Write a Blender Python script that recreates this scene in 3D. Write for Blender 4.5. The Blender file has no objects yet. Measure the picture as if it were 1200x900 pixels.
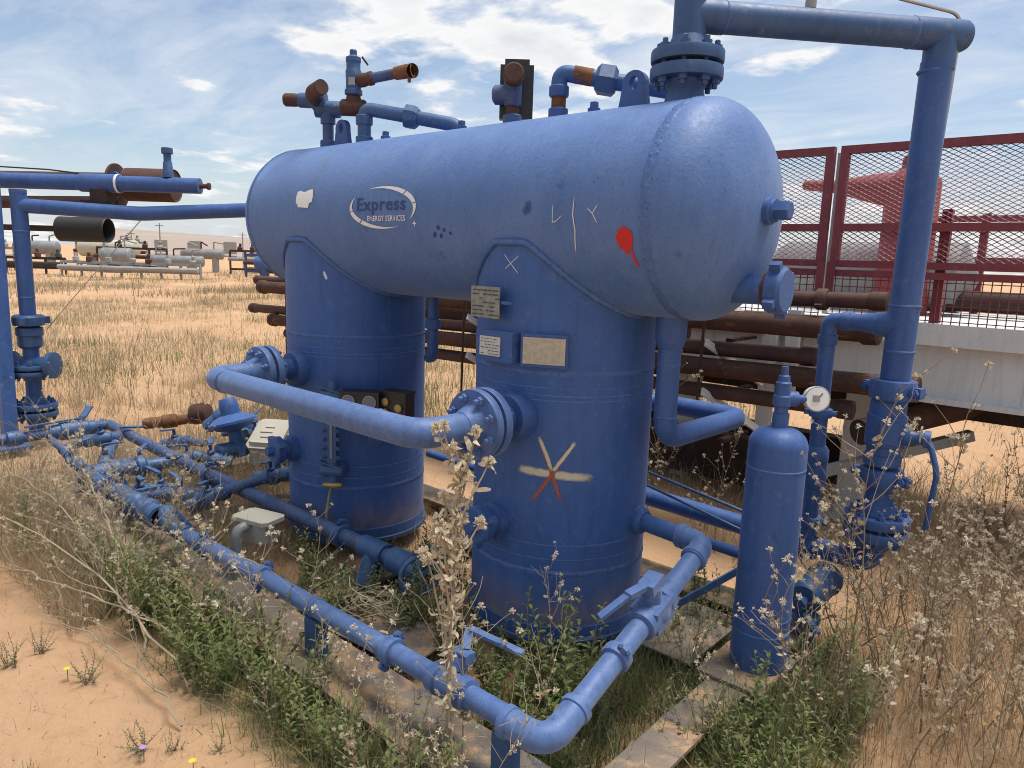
import bpy, math, random
import numpy as np
from mathutils import Vector, Matrix, Quaternion

R = math.radians
sc = bpy.context.scene
col = sc.collection
rng = random.Random(11)

# ------------------------------------------------------------------ camera
cam_d = bpy.data.cameras.new('camera'); cam = bpy.data.objects.new('camera', cam_d); col.objects.link(cam)
sc.camera = cam
cam_d.sensor_fit = 'HORIZONTAL'; cam_d.sensor_width = 36; cam_d.lens = 25.574
cam_d.clip_start = 0.05; cam_d.clip_end = 3000
YAW, PITCH, ROLL = -0.7224, -0.1716, 0.0317
fw = Vector((math.sin(YAW)*math.cos(PITCH), math.cos(YAW)*math.cos(PITCH), math.sin(PITCH)))
rt0 = Vector((math.cos(YAW), -math.sin(YAW), 0)); up0 = rt0.cross(fw)
rt = rt0*math.cos(ROLL) + up0*math.sin(ROLL); up = up0*math.cos(ROLL) - rt0*math.sin(ROLL)
mw = Matrix((rt, up, -fw)).transposed().to_4x4(); mw.translation = Vector((1.9923, -2.5307, 1.6625))
cam.matrix_world = mw

# ------------------------------------------------------------------ sun, sky, exposure
SUN_EL, SUN_AZ = R(76), R(40)            # azimuth clockwise from +Y
sd = Vector((math.sin(SUN_AZ)*math.cos(SUN_EL), math.cos(SUN_AZ)*math.cos(SUN_EL), math.sin(SUN_EL)))
sun_d = bpy.data.lights.new('sun', 'SUN'); sun_d.energy = 4.3; sun_d.angle = R(26); sun_d.color = (1, .95, .87)
sun = bpy.data.objects.new('sun', sun_d); col.objects.link(sun)
sun.rotation_euler = sd.to_track_quat('Z', 'Y').to_euler(); sun.location = (0, 0, 30)

world = bpy.data.worlds.new('World'); sc.world = world; world.use_nodes = True
wn, wl = world.node_tree.nodes, world.node_tree.links
wn.clear()
def WN(t, **k):
    n = wn.new(t)
    for a, b in k.items():
        setattr(n, a, b)
    return n
def wmath(op, a, b=None, clamp=False):
    n = WN('ShaderNodeMath', operation=op, use_clamp=clamp)
    for i, v in enumerate((a, b)):
        if v is None: continue
        if isinstance(v, (int, float)): n.inputs[i].default_value = v
        else: wl.new(v, n.inputs[i])
    return n.outputs[0]
sky = WN('ShaderNodeTexSky', sky_type='NISHITA', sun_disc=False, sun_elevation=SUN_EL, sun_rotation=SUN_AZ,
         air_density=1.0, dust_density=1.0, ozone_density=1.6)
tc = WN('ShaderNodeTexCoord'); sep = WN('ShaderNodeSeparateXYZ'); wl.new(tc.outputs['Generated'], sep.inputs[0])
zz = wmath('MAXIMUM', sep.outputs[2], 0.0)
den = wmath('ADD', zz, 0.14)
cx = wmath('DIVIDE', sep.outputs[0], den); cy = wmath('DIVIDE', sep.outputs[1], den)
cmb = WN('ShaderNodeCombineXYZ'); wl.new(cx, cmb.inputs[0]); wl.new(cy, cmb.inputs[1]); cmb.inputs[2].default_value = 3.7
def wnoise(scale, det, rough, off, dist=0.0, sx=1, sy=1):
    mp = WN('ShaderNodeMapping'); wl.new(cmb.outputs[0], mp.inputs[0]); mp.inputs['Location'].default_value = off
    mp.inputs['Scale'].default_value = (sx, sy, 1)
    n = WN('ShaderNodeTexNoise'); wl.new(mp.outputs[0], n.inputs['Vector'])
    n.inputs['Scale'].default_value = scale; n.inputs['Detail'].default_value = det
    n.inputs['Roughness'].default_value = rough; n.inputs['Distortion'].default_value = dist
    return n.outputs['Fac']
big = wnoise(.9, 2, .5, (6.6, 8.8, 5)); det = wnoise(3.3, 9, .55, (0.4, 12.6, 2), .12); wisp = wnoise(1.3, 8, .64, (2.5, 9.4, 2), .5, 1, 2.0)
cum = wmath('ADD', wmath('MULTIPLY', big, .42), wmath('MULTIPLY', det, .62))
rc = WN('ShaderNodeValToRGB'); wl.new(cum, rc.inputs[0])
rc.color_ramp.elements[0].position = .518; rc.color_ramp.elements[0].color = (0, 0, 0, 1)
rc.color_ramp.elements[1].position = .61; rc.color_ramp.elements[1].color = (1, 1, 1, 1)
rw = WN('ShaderNodeValToRGB'); wl.new(wisp, rw.inputs[0])
rw.color_ramp.elements[0].position = .42; rw.color_ramp.elements[0].color = (.16, .16, .16, 1)
rw.color_ramp.elements[1].position = .70; rw.color_ramp.elements[1].color = (.8, .8, .8, 1)
cov = wmath('MAXIMUM', rc.outputs[0], rw.outputs[0])
hz = WN('ShaderNodeMapRange'); wl.new(zz, hz.inputs[0])
for i, v in ((1, 0.0), (2, .16), (3, .72), (4, 0.0)): hz.inputs[i].default_value = v
cov = wmath('MAXIMUM', cov, hz.outputs[0], True)
thick = WN('ShaderNodeValToRGB'); wl.new(cum, thick.inputs[0])
thick.color_ramp.elements[0].position = .52; thick.color_ramp.elements[0].color = (.80, .86, .95, 1)
thick.color_ramp.elements[1].position = .62; thick.color_ramp.elements[1].color = (1, 1, 1, 1)
e3 = thick.color_ramp.elements.new(.74); e3.color = (.80, .83, .88, 1)
bg1 = WN('ShaderNodeBackground'); wl.new(sky.outputs[0], bg1.inputs[0]); bg1.inputs[1].default_value = .13
bg2 = WN('ShaderNodeBackground'); wl.new(thick.outputs[0], bg2.inputs[0]); bg2.inputs[1].default_value = .88
mix = WN('ShaderNodeMixShader'); wl.new(cov, mix.inputs[0]); wl.new(bg1.outputs[0], mix.inputs[1]); wl.new(bg2.outputs[0], mix.inputs[2])
wo = WN('ShaderNodeOutputWorld'); wl.new(mix.outputs[0], wo.inputs[0])
sc.cycles.filter_width = 1.0; sc.cycles.max_bounces = 5; sc.cycles.diffuse_bounces = 2; sc.cycles.glossy_bounces = 2; sc.cycles.transmission_bounces = 2; sc.cycles.transparent_max_bounces = 6
sc.view_settings.view_transform = 'Standard'; sc.view_settings.look = 'None'
sc.view_settings.exposure = 0.12; sc.view_settings.gamma = 1.0; sc.view_settings.use_curve_mapping = False

# ------------------------------------------------------------------ materials
class NT:
    def __init__(s, name):
        s.m = bpy.data.materials.new(name); s.m.use_nodes = True
        s.n, s.l = s.m.node_tree.nodes, s.m.node_tree.links
        s.b = s.n['Principled BSDF']; s.tc = s.n.new('ShaderNodeTexCoord')
        s.oi = s.n.new('ShaderNodeObjectInfo')
    def put(s, sock, v):
        if hasattr(v, 'is_linked') or hasattr(v, 'links'): s.l.new(v, sock)
        else: sock.default_value = v
    def noise(s, scale, detail=4, rough=.55, stretch=(1, 1, 1), out='Fac', rnd=True, dist=0):
        mp = s.n.new('ShaderNodeMapping'); mp.inputs['Scale'].default_value = stretch
        s.l.new(s.tc.outputs['Object'], mp.inputs[0])
        n = s.n.new('ShaderNodeTexNoise'); s.l.new(mp.outputs[0], n.inputs['Vector'])
        n.inputs['Scale'].default_value = scale; n.inputs['Detail'].default_value = detail; n.inputs['Roughness'].default_value = rough
        n.inputs['Distortion'].default_value = dist
        if rnd:
            w = s.n.new('ShaderNodeVectorMath'); w.operation = 'SCALE'; w.inputs[0].default_value = (3.7, 5.1, 4.3); s.l.new(s.oi.outputs['Random'], w.inputs['Scale'])
            s.l.new(w.outputs[0], mp.inputs['Location'])
        return n.outputs[out]
    def ramp(s, f, *stops):
        r = s.n.new('ShaderNodeValToRGB'); s.l.new(f, r.inputs[0]); cr = r.color_ramp
        while len(cr.elements) < len(stops): cr.elements.new(.5)
        for e, (p, c) in zip(cr.elements, stops):
            e.position = p; e.color = (c, c, c, 1) if isinstance(c, (int, float)) else (*c, 1)
        return r.outputs[0]
    def mix(s, f, a, b, mode='MIX'):
        m = s.n.new('ShaderNodeMix'); m.data_type = 'RGBA'; m.blend_type = mode
        s.put(m.inputs[0], f)
        for k, v in ((6, a), (7, b)):
            if isinstance(v, tuple): m.inputs[k].default_value = (*v, 1)
            else: s.l.new(v, m.inputs[k])
        return m.outputs[2]
    def bump(s, h, strength=.3, dist=.01):
        b = s.n.new('ShaderNodeBump'); b.inputs['Strength'].default_value = strength; b.inputs['Distance'].default_value = dist
        s.l.new(h, b.inputs['Height']); s.l.new(b.outputs[0], s.b.inputs['Normal'])
    def done(s, color, rough=.6, metal=0, spec=.5):
        if isinstance(color, tuple): s.b.inputs['Base Color'].default_value = (*color, 1)
        else: s.l.new(color, s.b.inputs['Base Color'])
        s.put(s.b.inputs['Roughness'], rough); s.b.inputs['Metallic'].default_value = metal
        s.b.inputs['Specular IOR Level'].default_value = spec
        return s.m

def paint(name, base, light, dark, speck=.5, rough=.5, rust=0.0, dirt=.25, bump=.12, spec=.5, base_dust=0, sheen=0):
    t = NT(name)
    big = t.ramp(t.noise(3.0, 3, .6), (.35, 0.0), (.70, 1.0))
    c = t.mix(big, base, light)
    st = t.ramp(t.noise(5, 3, .6, (6, 6, .7)), (.45, 0.0), (.78, dirt * 1.6))
    c = t.mix(st, c, dark)
    sp = t.noise(95, 2, .6)
    c = t.mix(t.ramp(sp, (.58, 0.0), (.68, speck)), c, dark)
    if rust:
        rr = t.ramp(t.noise(11, 5, .7), (1 - rust, 0.0), (1 - rust + .05, 1.0))
        c = t.mix(rr, c, (.10, .045, .022))
    dust = t.noise(24, 4, .7)
    c = t.mix(t.ramp(dust, (.56, 0.0), (.82, dirt)), c, (.36, .33, .32))
    if base_dust:
        sx = t.n.new('ShaderNodeSeparateXYZ'); t.l.new(t.tc.outputs['Object'], sx.inputs[0])
        mr = t.n.new('ShaderNodeMapRange'); t.l.new(sx.outputs[2], mr.inputs[0])
        for i_, v_ in ((1, 0.0), (2, base_dust), (3, .75), (4, 0.0)): mr.inputs[i_].default_value = v_
        fm = t.n.new('ShaderNodeMath'); fm.operation = 'MULTIPLY'; t.l.new(mr.outputs[0], fm.inputs[0]); t.l.new(t.ramp(t.noise(8, 5, .7), (.35, 0.0), (.65, 1.0)), fm.inputs[1])
        c = t.mix(fm.outputs[0], c, (.34, .22, .13))
    sp2 = t.ramp(t.noise(7, 4, .75), (.66, 0.0), (.70, .5)); c = t.mix(sp2, c, dark)
    rg = t.ramp(dust, (.3, rough - .08), (.7, rough + .12))
    if bump: t.bump(t.noise(60, 2, .65), bump, .004)
    if sheen:
        t.b.inputs['Sheen Weight'].default_value = sheen; t.b.inputs['Sheen Roughness'].default_value = .45; t.b.inputs['Sheen Tint'].default_value = (.75, .83, 1, 1)
    return t.done(c, rg, 0, spec)

M = {}
M['blue'] = paint('weathered_blue_paint', (.031, .088, .265), (.045, .108, .295), (.013, .038, .125), .3, .54, dirt=.24, spec=.42, sheen=.12)
M['leg'] = paint('dusty_leg_paint', (.032, .096, .295), (.046, .118, .325), (.013, .042, .14), .28, .54, dirt=.22, spec=.42, base_dust=.26, sheen=.12)
M['drum'] = paint('chalky_blue_with_toplight', (.056, .138, .35), (.088, .176, .39), (.024, .062, .18), .45, .56, dirt=.16, spec=.6, bump=.32, sheen=.2)  # chalky copy of the leg paint, lightened so its colour carries the top light
M['blue_dark'] = paint('shop_blue_paint', (.029, .082, .205), (.044, .106, .24), (.014, .036, .085), .35, .52, dirt=.25, rust=.31)
M['blue_pipe'] = paint('pipe_blue_paint', (.062, .126, .305), (.086, .155, .335), (.022, .052, .15), .4, .54, dirt=.32, sheen=.3)
M['blue_old'] = paint('rusting_blue_paint', (.04, .080, .195), (.06, .10, .22), (.025, .035, .07), .5, .62, rust=.40, dirt=.4)
M['weld'] = paint('weld_blue_paint', (.052, .124, .32), (.080, .158, .355), (.017, .046, .15), .7, .6, bump=.9)
M['maroon'] = paint('maroon_paint', (.19, .034, .042), (.235, .046, .052), (.11, .02, .025), .3, .55)
M['redbody'] = paint('faded_red_paint', (.24, .040, .044), (.29, .06, .06), (.14, .025, .028), .3, .6)
M['white'] = paint('dirty_white_paint', (.60, .61, .59), (.68, .69, .67), (.36, .34, .30), .25, .55, dirt=.2)
M['cream'] = paint('cream_paint', (.45, .43, .34), (.50, .48, .39), (.36, .33, .25), .2, .6)
M['silver'] = paint('aluminium_paint', (.20, .21, .21), (.27, .28, .28), (.11, .11, .11), .2, .45)
M['grey_box'] = paint('grey_plastic', (.36, .33, .27), (.42, .39, .32), (.33, .30, .25), .3, .6)
M['steelgrey'] = paint('dull_grey_steel', (.28, .28, .28), (.34, .34, .33), (.15, .14, .13), .3, .55)
t = NT('dusty_skid_steel')
c = t.mix(t.ramp(t.noise(3.5, 6, .65, rnd=False), (.36, 0.0), (.62, 1.0)), (.135, .118, .105), (.235, .185, .14))
c = t.mix(t.ramp(t.noise(5, 7, .72), (.50, 0.0), (.58, .9)), c, (.40, .255, .145))
c = t.mix(t.ramp(t.noise(9, 5, .7), (.60, 0.0), (.66, .8)), c, (.045, .065, .13))
c = t.mix(t.ramp(t.noise(80, 3, .7), (.60, 0.0), (.70, .6)), c, (.09, .075, .065))
t.bump(t.noise(40, 4, .7), .4, .006)
M['dust_steel'] = t.done(c, .85, 0, .25)
M['wallmetal'] = paint('pale_metal_cladding', (.84, .83, .79), (.87, .86, .82), (.76, .75, .71), .1, .6)
def rusty(name, a, b, o, amt):
    t = NT(name)
    c = t.mix(t.ramp(t.noise(6, 6, .65), (.35, 0.0), (.68, 1.0)), a, b)
    c = t.mix(t.ramp(t.noise(9, 8, .72, (1, 3, 3)), (1 - amt, 0.0), (1 - amt + .09, .9)), c, o)
    c = t.mix(t.ramp(t.noise(70, 3), (.55, 0.0), (.75, .6)), c, tuple(v * .45 for v in a))
    t.bump(t.noise(50, 6, .7), .4, .004)
    return t.done(c, .78, 0, .3)
M['rust'] = rusty('brown_rust', (.065, .033, .027), (.105, .054, .042), (.16, .08, .035), .38)
M['rust_y'] = rusty('flaking_rust', (.06, .030, .023), (.10, .047, .032), (.20, .095, .025), .44)
M['rust_o'] = rusty('orange_rust', (.15, .066, .028), (.22, .105, .045), (.085, .04, .02), .5)
M['dark_rust'] = rusty('dark_rust', (.035, .022, .018), (.06, .036, .028), (.10, .05, .025), .35)
def plain(name, c, rough=.5, metal=0, var=.25, scale=20, bump=.1):
    t = NT(name)
    k = t.mix(t.ramp(t.noise(scale, 5, .6), (.3, 0.0), (.75, 1.0)), c, tuple(v * (1 - var) for v in c))
    if bump: t.bump(t.noise(scale * 4, 4), bump, .003)
    return t.done(k, rough, metal)
M['black'] = plain('black_plastic', (.018, .018, .02), .45)
M['soot'] = plain('sooty_black_steel', (.026, .025, .025), .6)
M['glass'] = plain('dial_glass', (.16, .19, .26), .12, 0, .3, 6, 0)
M['brass'] = plain('tarnished_brass', (.42, .31, .12), .45, .6)
M['stainless'] = plain('stainless_tube', (.42, .41, .40), .32, .9)
M['dialwhite'] = plain('white_dial', (.78, .78, .76), .45, 0, .12)
M['paper'] = plain('weathered_label', (.62, .60, .54), .6, 0, .35, 60)
M['plate'] = plain('stamped_metal_plate', (.50, .46, .36), .5, .25, .35, 55)
M['plate_dull'] = plain('dull_metal_plate', (.30, .31, .29), .45, .5, .45, 45)
M['ink'] = plain('printed_ink', (.06, .06, .07), .7, 0, .3)
M['logo_blue'] = plain('dark_blue_lettering', (.018, .045, .20), .5, 0, .3)
M['decal_white'] = plain('cracked_white_vinyl', (.74, .75, .74), .5, 0, .15, 30)
M['gasket'] = plain('dark_gasket_gap', (.012, .014, .02), .8)

def leafmat(name, a, b, rough=.65, trans=.25):
    t = NT(name)
    rndc = t.ramp(t.oi.outputs['Random'], (0.0, 0.0), (1.0, 1.0))
    n = t.ramp(t.noise(14, 3), (.3, 0.0), (.7, 1.0))
    f = t.mix(.35, n, rndc)
    c = t.mix(f, a, b)
    m = t.done(c, rough, 0, .25)
    tr = t.n.new('ShaderNodeBsdfTranslucent'); t.l.new(c, tr.inputs[0])
    mx = t.n.new('ShaderNodeMixShader'); mx.inputs[0].default_value = trans
    out = t.n['Material Output']; t.l.new(t.b.outputs[0], mx.inputs[1]); t.l.new(tr.outputs[0], mx.inputs[2]); t.l.new(mx.outputs[0], out.inputs[0])
    return m
M['leaf'] = leafmat('green_leaf', (.105, .155, .045), (.21, .245, .09))
M['leaf2'] = leafmat('grey_green_leaf', (.14, .165, .085), (.25, .26, .15))
M['straw'] = leafmat('dry_straw', (.30, .22, .12), (.46, .37, .24))
M['stem'] = leafmat('dry_stem', (.22, .155, .10), (.38, .30, .205))
M['stempale'] = leafmat('pale_dry_stem', (.36, .29, .19), (.50, .42, .30))
M['tuft'] = leafmat('pale_seed_tuft', (.50, .42, .30), (.66, .59, .46), .85, .3)
M['curl'] = leafmat('curled_dry_leaf', (.36, .27, .16), (.52, .43, .29))
M['tuft_pale'] = leafmat('cream_flower_head', (.62, .53, .38), (.74, .67, .53), .85, .3)
M['curl_pale'] = leafmat('bleached_dry_leaf', (.50, .40, .26), (.66, .57, .42))
M['mixgrass'] = leafmat('mixed_field_grass', (.29, .24, .135), (.46, .39, .255))
M['fieldgreen'] = leafmat('field_green', (.16, .19, .07), (.27, .28, .13))
M['yellow'] = leafmat('yellow_petal', (.75, .55, .03), (.80, .62, .08))
M['purple'] = leafmat('purple_petal', (.38, .22, .50), (.46, .30, .58))

# sand
t = NT('sand')
c = t.mix(t.ramp(t.noise(.55, 6, .6, rnd=False), (.34, 0.0), (.68, 1.0)), (.47, .285, .160), (.565, .365, .215))
c = t.mix(t.ramp(t.noise(4.5, 8, .7, rnd=False), (.52, 0.0), (.74, .55)), c, (.37, .21, .10))
c = t.mix(t.ramp(t.noise(60, 4, .7, rnd=False), (.62, 0.0), (.72, .6)), c, (.27, .18, .11))
c = t.mix(t.ramp(t.noise(38, 3, .6, rnd=False), (.68, 0.0), (.74, .5)), c, (.60, .46, .32))
hh = t.mix(.6, t.noise(7, 8, .65, rnd=False), t.noise(45, 6, .7, rnd=False))
t.bump(hh, .75, .05)
M['sand'] = t.done(c, .95, 0, .15)

def spray(name, color, soft=.5, grain=30, cut=.45, maxa=.95):
    """paint marks: alpha from the UV (v across the stroke, u along) broken up with noise"""
    t = NT(name)
    m = t.done(color, .7, 0, .2)
    sp = t.n.new('ShaderNodeSeparateXYZ'); t.l.new(t.tc.outputs['UV'], sp.inputs[0])
    def mth(op, a, b=None, cl=False):
        n = t.n.new('ShaderNodeMath'); n.operation = op; n.use_clamp = cl
        for i, v in enumerate((a, b)):
            if v is None: continue
            if isinstance(v, (int, float)): n.inputs[i].default_value = v
            else: t.l.new(v, n.inputs[i])
        return n.outputs[0]
    v = mth('ABSOLUTE', mth('SUBTRACT', mth('MULTIPLY', sp.outputs[1], 2), 1))
    u = mth('ABSOLUTE', mth('SUBTRACT', mth('MULTIPLY', sp.outputs[0], 2), 1))
    edge = mth('MULTIPLY', mth('SUBTRACT', 1, mth('POWER', v, 2.0)), mth('SUBTRACT', 1, mth('POWER', u, 6.0)))
    a = mth('ADD', mth('MULTIPLY', edge, 1.1), mth('MULTIPLY', mth('SUBTRACT', t.noise(grain, 5, .7, rnd=False), .5), 1.3))
    r = t.ramp(a, (cut - soft * .3, 0.0), (cut + soft * .5, maxa))
    t.l.new(r, t.b.inputs['Alpha'])
    return m
M['spray_white'] = spray('sprayed_white_paint', (.62, .58, .44), .9, 40, .45, .9)
M['spray_orange'] = spray('sprayed_orange_paint', (.38, .12, .08), .9, 40, .45, .8)
M['wash'] = spray('pale_wash_streak', (.26, .34, .50), 1.6, 14, .66, .22)
M['rustrun'] = spray('rust_run', (.13, .07, .04), 1.3, 25, .62, .5)
M['spray_red'] = spray('red_paint_blotch', (.52, .035, .03), .25, 25, .28, .97)
M['scratch'] = spray('chalk_scratch', (.68, .70, .70), .5, 120, .55, .9)
M['fade'] = spray('faded_dark_patch', (.03, .07, .20), 1.0, 20, .5, .45)
M['chip'] = spray('chipped_dark_paint', (.03, .06, .17), .3, 60, .55, .9)
M['peel'] = spray('torn_white_sticker', (.74, .75, .73), .06, 18, .32, 1.0)

# ------------------------------------------------------------------ mesh builder
class MB:
    def __init__(s): s.v = []; s.f = []; s.uv = None
    def add(s, vs, fs):
        o = len(s.v); s.v += [tuple(p) for p in vs]; s.f += [tuple(i + o for i in f) for f in fs]; return s
    def box(s, c, size, rot=None, taper=None):
        hx, hy, hz_ = [v / 2 for v in size]; P = []
        for z in (-1, 1):
            for x, y in ((-1, -1), (1, -1), (1, 1), (-1, 1)):
                k = taper if (taper and z > 0) else 1
                p = Vector((x * hx * k, y * hy * k, z * hz_))
                if rot is not None: p = rot @ p
                P.append(p + Vector(c))
        return s.add(P, [(3, 2, 1, 0), (4, 5, 6, 7), (0, 1, 5, 4), (1, 2, 6, 5), (2, 3, 7, 6), (3, 0, 4, 7)])
    def bar(s, a, b, w, h, upv=(0, 0, 1)):
        a, b = Vector(a), Vector(b); d = (b - a); L = d.length; d.normalize()
        x = Vector(upv).cross(d)
        if x.length < 1e-4: x = Vector((1, 0, 0))
        x.normalize(); z = d.cross(x)
        rot = Matrix((x, z, d)).transposed()
        return s.box((a + b) / 2, (w, h, L), rot)
    def tube(s, pts, r, seg=16, caps=True):
        pts = [Vector(p) for p in pts]; n = len(pts)
        if not hasattr(r, '__len__'): r = [r] * n
        tang = []
        for i in range(n):
            d = pts[min(i + 1, n - 1)] - pts[max(i - 1, 0)]
            tang.append(d.normalized() if d.length > 1e-9 else Vector((0, 0, 1)))
        ref = Vector((0, 0, 1)) if abs(tang[0].z) < .9 else Vector((1, 0, 0))
        x = (ref - tang[0] * ref.dot(tang[0])).normalized()
        o = len(s.v)
        for i in range(n):
            x = (x - tang[i] * x.dot(tang[i])).normalized(); y = tang[i].cross(x)
            for k in range(seg):
                a = 2 * math.pi * k / seg
                s.v.append(tuple(pts[i] + (x * math.cos(a) + y * math.sin(a)) * r[i]))
        for i in range(n - 1):
            for k in range(seg):
                k2 = (k + 1) % seg
                s.f.append((o + i * seg + k, o + i * seg + k2, o + (i + 1) * seg + k2, o + (i + 1) * seg + k))
        if caps:
            s.f.append(tuple(o + k for k in range(seg))[::-1]); s.f.append(tuple(o + (n - 1) * seg + k for k in range(seg)))
        return s
    def lathe(s, prof, org, axis=(0, 0, 1), seg=28, caps=True):
        """prof: (radius, height) pairs along axis from org"""
        ax = Vector(axis).normalized(); org = Vector(org)
        ref = Vector((0, 0, 1)) if abs(ax.z) < .9 else Vector((1, 0, 0))
        x = (ref - ax * ref.dot(ax)).normalized(); y = ax.cross(x); o = len(s.v); n = len(prof)
        for rr, h in prof:
            for k in range(seg):
                a = 2 * math.pi * (k + .5) / seg
                s.v.append(tuple(org + ax * h + (x * math.cos(a) + y * math.sin(a)) * rr))
        for i in range(n - 1):
            for k in range(seg):
                k2 = (k + 1) % seg
                s.f.append((o + i * seg + k, o + i * seg + k2, o + (i + 1) * seg + k2, o + (i + 1) * seg + k))
        if caps:
            s.f.append(tuple(o + k for k in range(seg))[::-1]); s.f.append(tuple(o + (n - 1) * seg + k for k in range(seg)))
        return s
    def ring(s, c, axis, Rr, r, seg=32, sub=8):
        ax = Vector(axis).normalized(); c = Vector(c)
        ref = Vector((0, 0, 1)) if abs(ax.z) < .9 else Vector((1, 0, 0))
        x = (ref - ax * ref.dot(ax)).normalized(); y = ax.cross(x); o = len(s.v)
        for i in range(seg):
            a = 2 * math.pi * i / seg; d = x * math.cos(a) + y * math.sin(a)
            for j in range(sub):
                b = 2 * math.pi * j / sub
                s.v.append(tuple(c + d * (Rr + r * math.cos(b)) + ax * (r * math.sin(b))))
        for i in range(seg):
            for j in range(sub):
                s.f.append((o + i * sub + j, o + ((i + 1) % seg) * sub + j, o + ((i + 1) % seg) * sub + (j + 1) % sub, o + i * sub + (j + 1) % sub))
        return s
    def prism(s, poly, org, ux, uy, thick):
        ux, uy, org = Vector(ux), Vector(uy), Vector(org); n = ux.cross(uy).normalized() * thick
        k = len(poly); P = [org + ux * a + uy * b for a, b in poly]
        return s.add(P + [p + n for p in P], [tuple(range(k))[::-1], tuple(range(k, 2 * k))] + [(i, (i + 1) % k, (i + 1) % k + k, i + k) for i in range(k)])
    def mesh(s, name, org, smooth=35):
        me = bpy.data.meshes.new(name)
        me.from_pydata([(p[0] - org[0], p[1] - org[1], p[2] - org[2]) for p in s.v], [], s.f)
        if smooth:
            me.polygons.foreach_set('use_smooth', [True] * len(me.polygons)); me.set_sharp_from_angle(angle=R(smooth))
        me.update()
        return me

WLOC = {}
def tag(o, label=None, cat=None, group=None, kind=None):
    for k, v in (('label', label), ('category', cat), ('group', group), ('kind', kind)):
        if v: o[k] = v
    return o
def thing(name, loc, label, cat, group=None):
    o = bpy.data.objects.new(name, None); col.objects.link(o); o.location = loc; o.empty_display_size = .1
    WLOC[o.name] = Vector(loc)
    return tag(o, label, cat, group)
def part(name, mb, mat, parent=None, smooth=35, label=None):
    vs = mb.v
    lo = [min(p[i] for p in vs) for i in range(3)]; hi = [max(p[i] for p in vs) for i in range(3)]
    org = Vector(((lo[0] + hi[0]) / 2, (lo[1] + hi[1]) / 2, lo[2]))
    me = mb.mesh(name, org, smooth)
    me.materials.append(M[mat] if isinstance(mat, str) else mat)
    o = bpy.data.objects.new(name, me); col.objects.link(o)
    if mb.uv:
        ul = me.uv_layers.new(name='uv')
        for li, lp in enumerate(me.loops): ul.data[li].uv = mb.uv[lp.vertex_index]
    o.parent = parent
    o.location = org - (WLOC[parent.name] if parent else Vector((0, 0, 0)))
    WLOC[o.name] = org
    if label: o['label'] = label
    return o
def fil(pts, rad, n=7):
    pts = [Vector(p) for p in pts]; out = [pts[0]]
    for i in range(1, len(pts) - 1):
        a, b, c = pts[i - 1], pts[i], pts[i + 1]
        d1 = (a - b); d2 = (c - b); rr = rad[i - 1] if hasattr(rad, '__len__') else rad
        k = min(rr, d1.length * .49, d2.length * .49)
        p1 = b + d1.normalized() * k; p2 = b + d2.normalized() * k
        for j in range(n + 1):
            u = j / n
            out.append(p1 * (1 - u) ** 2 + b * 2 * u * (1 - u) + p2 * u ** 2)
    out.append(pts[-1]); return out

_bolt = {}
def bolts(parent, c, axis, Rc, n, size, L, mat='blue', phase=.5):
    """hex nuts with stud ends on both faces, each a child of the flange"""
    key = (round(size, 4), round(L, 4), mat)
    if key not in _bolt:
        h = L / 2; z = size
        mb = MB().lathe([(z * .4, -h - z * 1.9), (z * .55, -h - z * 1.75), (z * .55, -h - z * .96), (z, -h - z * .95), (z, -h), (z * .5, -h + .0005), (z * .5, h - .0005), (z, h), (z, h + z * .95), (z * .55, h + z * .96), (z * .55, h + z * 1.75), (z * .4, h + z * 1.9)], (0, 0, 0), (0, 0, 1), 6)
        me = mb.mesh('bolt', (0, 0, 0), 30); me.materials.append(M[mat]); _bolt[key] = me
    ax = Vector(axis).normalized(); q = ax.to_track_quat('Z', 'Y')
    x = q @ Vector((1, 0, 0)); y = q @ Vector((0, 1, 0))
    for k in range(n):
        a = 2 * math.pi * (k + phase) / n
        o = bpy.data.objects.new('bolt', _bolt[key]); col.objects.link(o); o.parent = parent
        o.rotation_mode = 'QUATERNION'; o.rotation_quaternion = q
        o.location = Vector(c) + (x * math.cos(a) + y * math.sin(a)) * Rc - WLOC[parent.name]
def flange_pair(parent, c, axis, Rf, th, gap, n, bs, mat='blue', neck=None, rc=.78):
    """two bolted discs with a dark gasket between; c = centre of the gap"""
    ax = Vector(axis).normalized(); c = Vector(c); first = None
    for sg in (-1, 1):
        prof = [(Rf * .5, 0), (Rf * .985, 0), (Rf, th * .12), (Rf, th * .88), (Rf * .985, th), (Rf * .6, th)]
        if neck: prof += [(neck[0] * 1.35, th + .004), (neck[0], th + neck[1])]
        mb = MB().lathe(prof, c + ax * sg * gap / 2, ax * sg, 40)
        f = part('flange', mb, mat, parent)
        if first is None: first = f
    part('gasket', MB().lathe([(Rf * .72, -gap / 2 + .0005), (Rf * .72, gap / 2 - .0005)], c, ax, 32), 'gasket', parent)
    bolts(first, c, ax, Rf * rc, n, bs, 2 * th + gap, mat)
def hammer_union(parent, c, axis, r, mat='blue', name='union_nut', lugs=3, L=None):
    ax = Vector(axis).normalized(); c = Vector(c); L = L or r * .8
    mb = MB().lathe([(r * .9, -L / 2), (r * 1.22, -L * .42), (r * 1.25, L * .30), (r * 1.1, L / 2)], c, ax, 24)
    q = ax.to_track_quat('Z', 'Y')
    for k in range(lugs):
        a = 2 * math.pi * k / lugs + .5
        d = q @ Vector((math.cos(a), math.sin(a), 0)); tt = ax
        mb.bar(c + d * r * 1.1, c + d * r * 1.62, r * .42, L * .62, tt)
    return part(name, mb, mat, parent)
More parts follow.
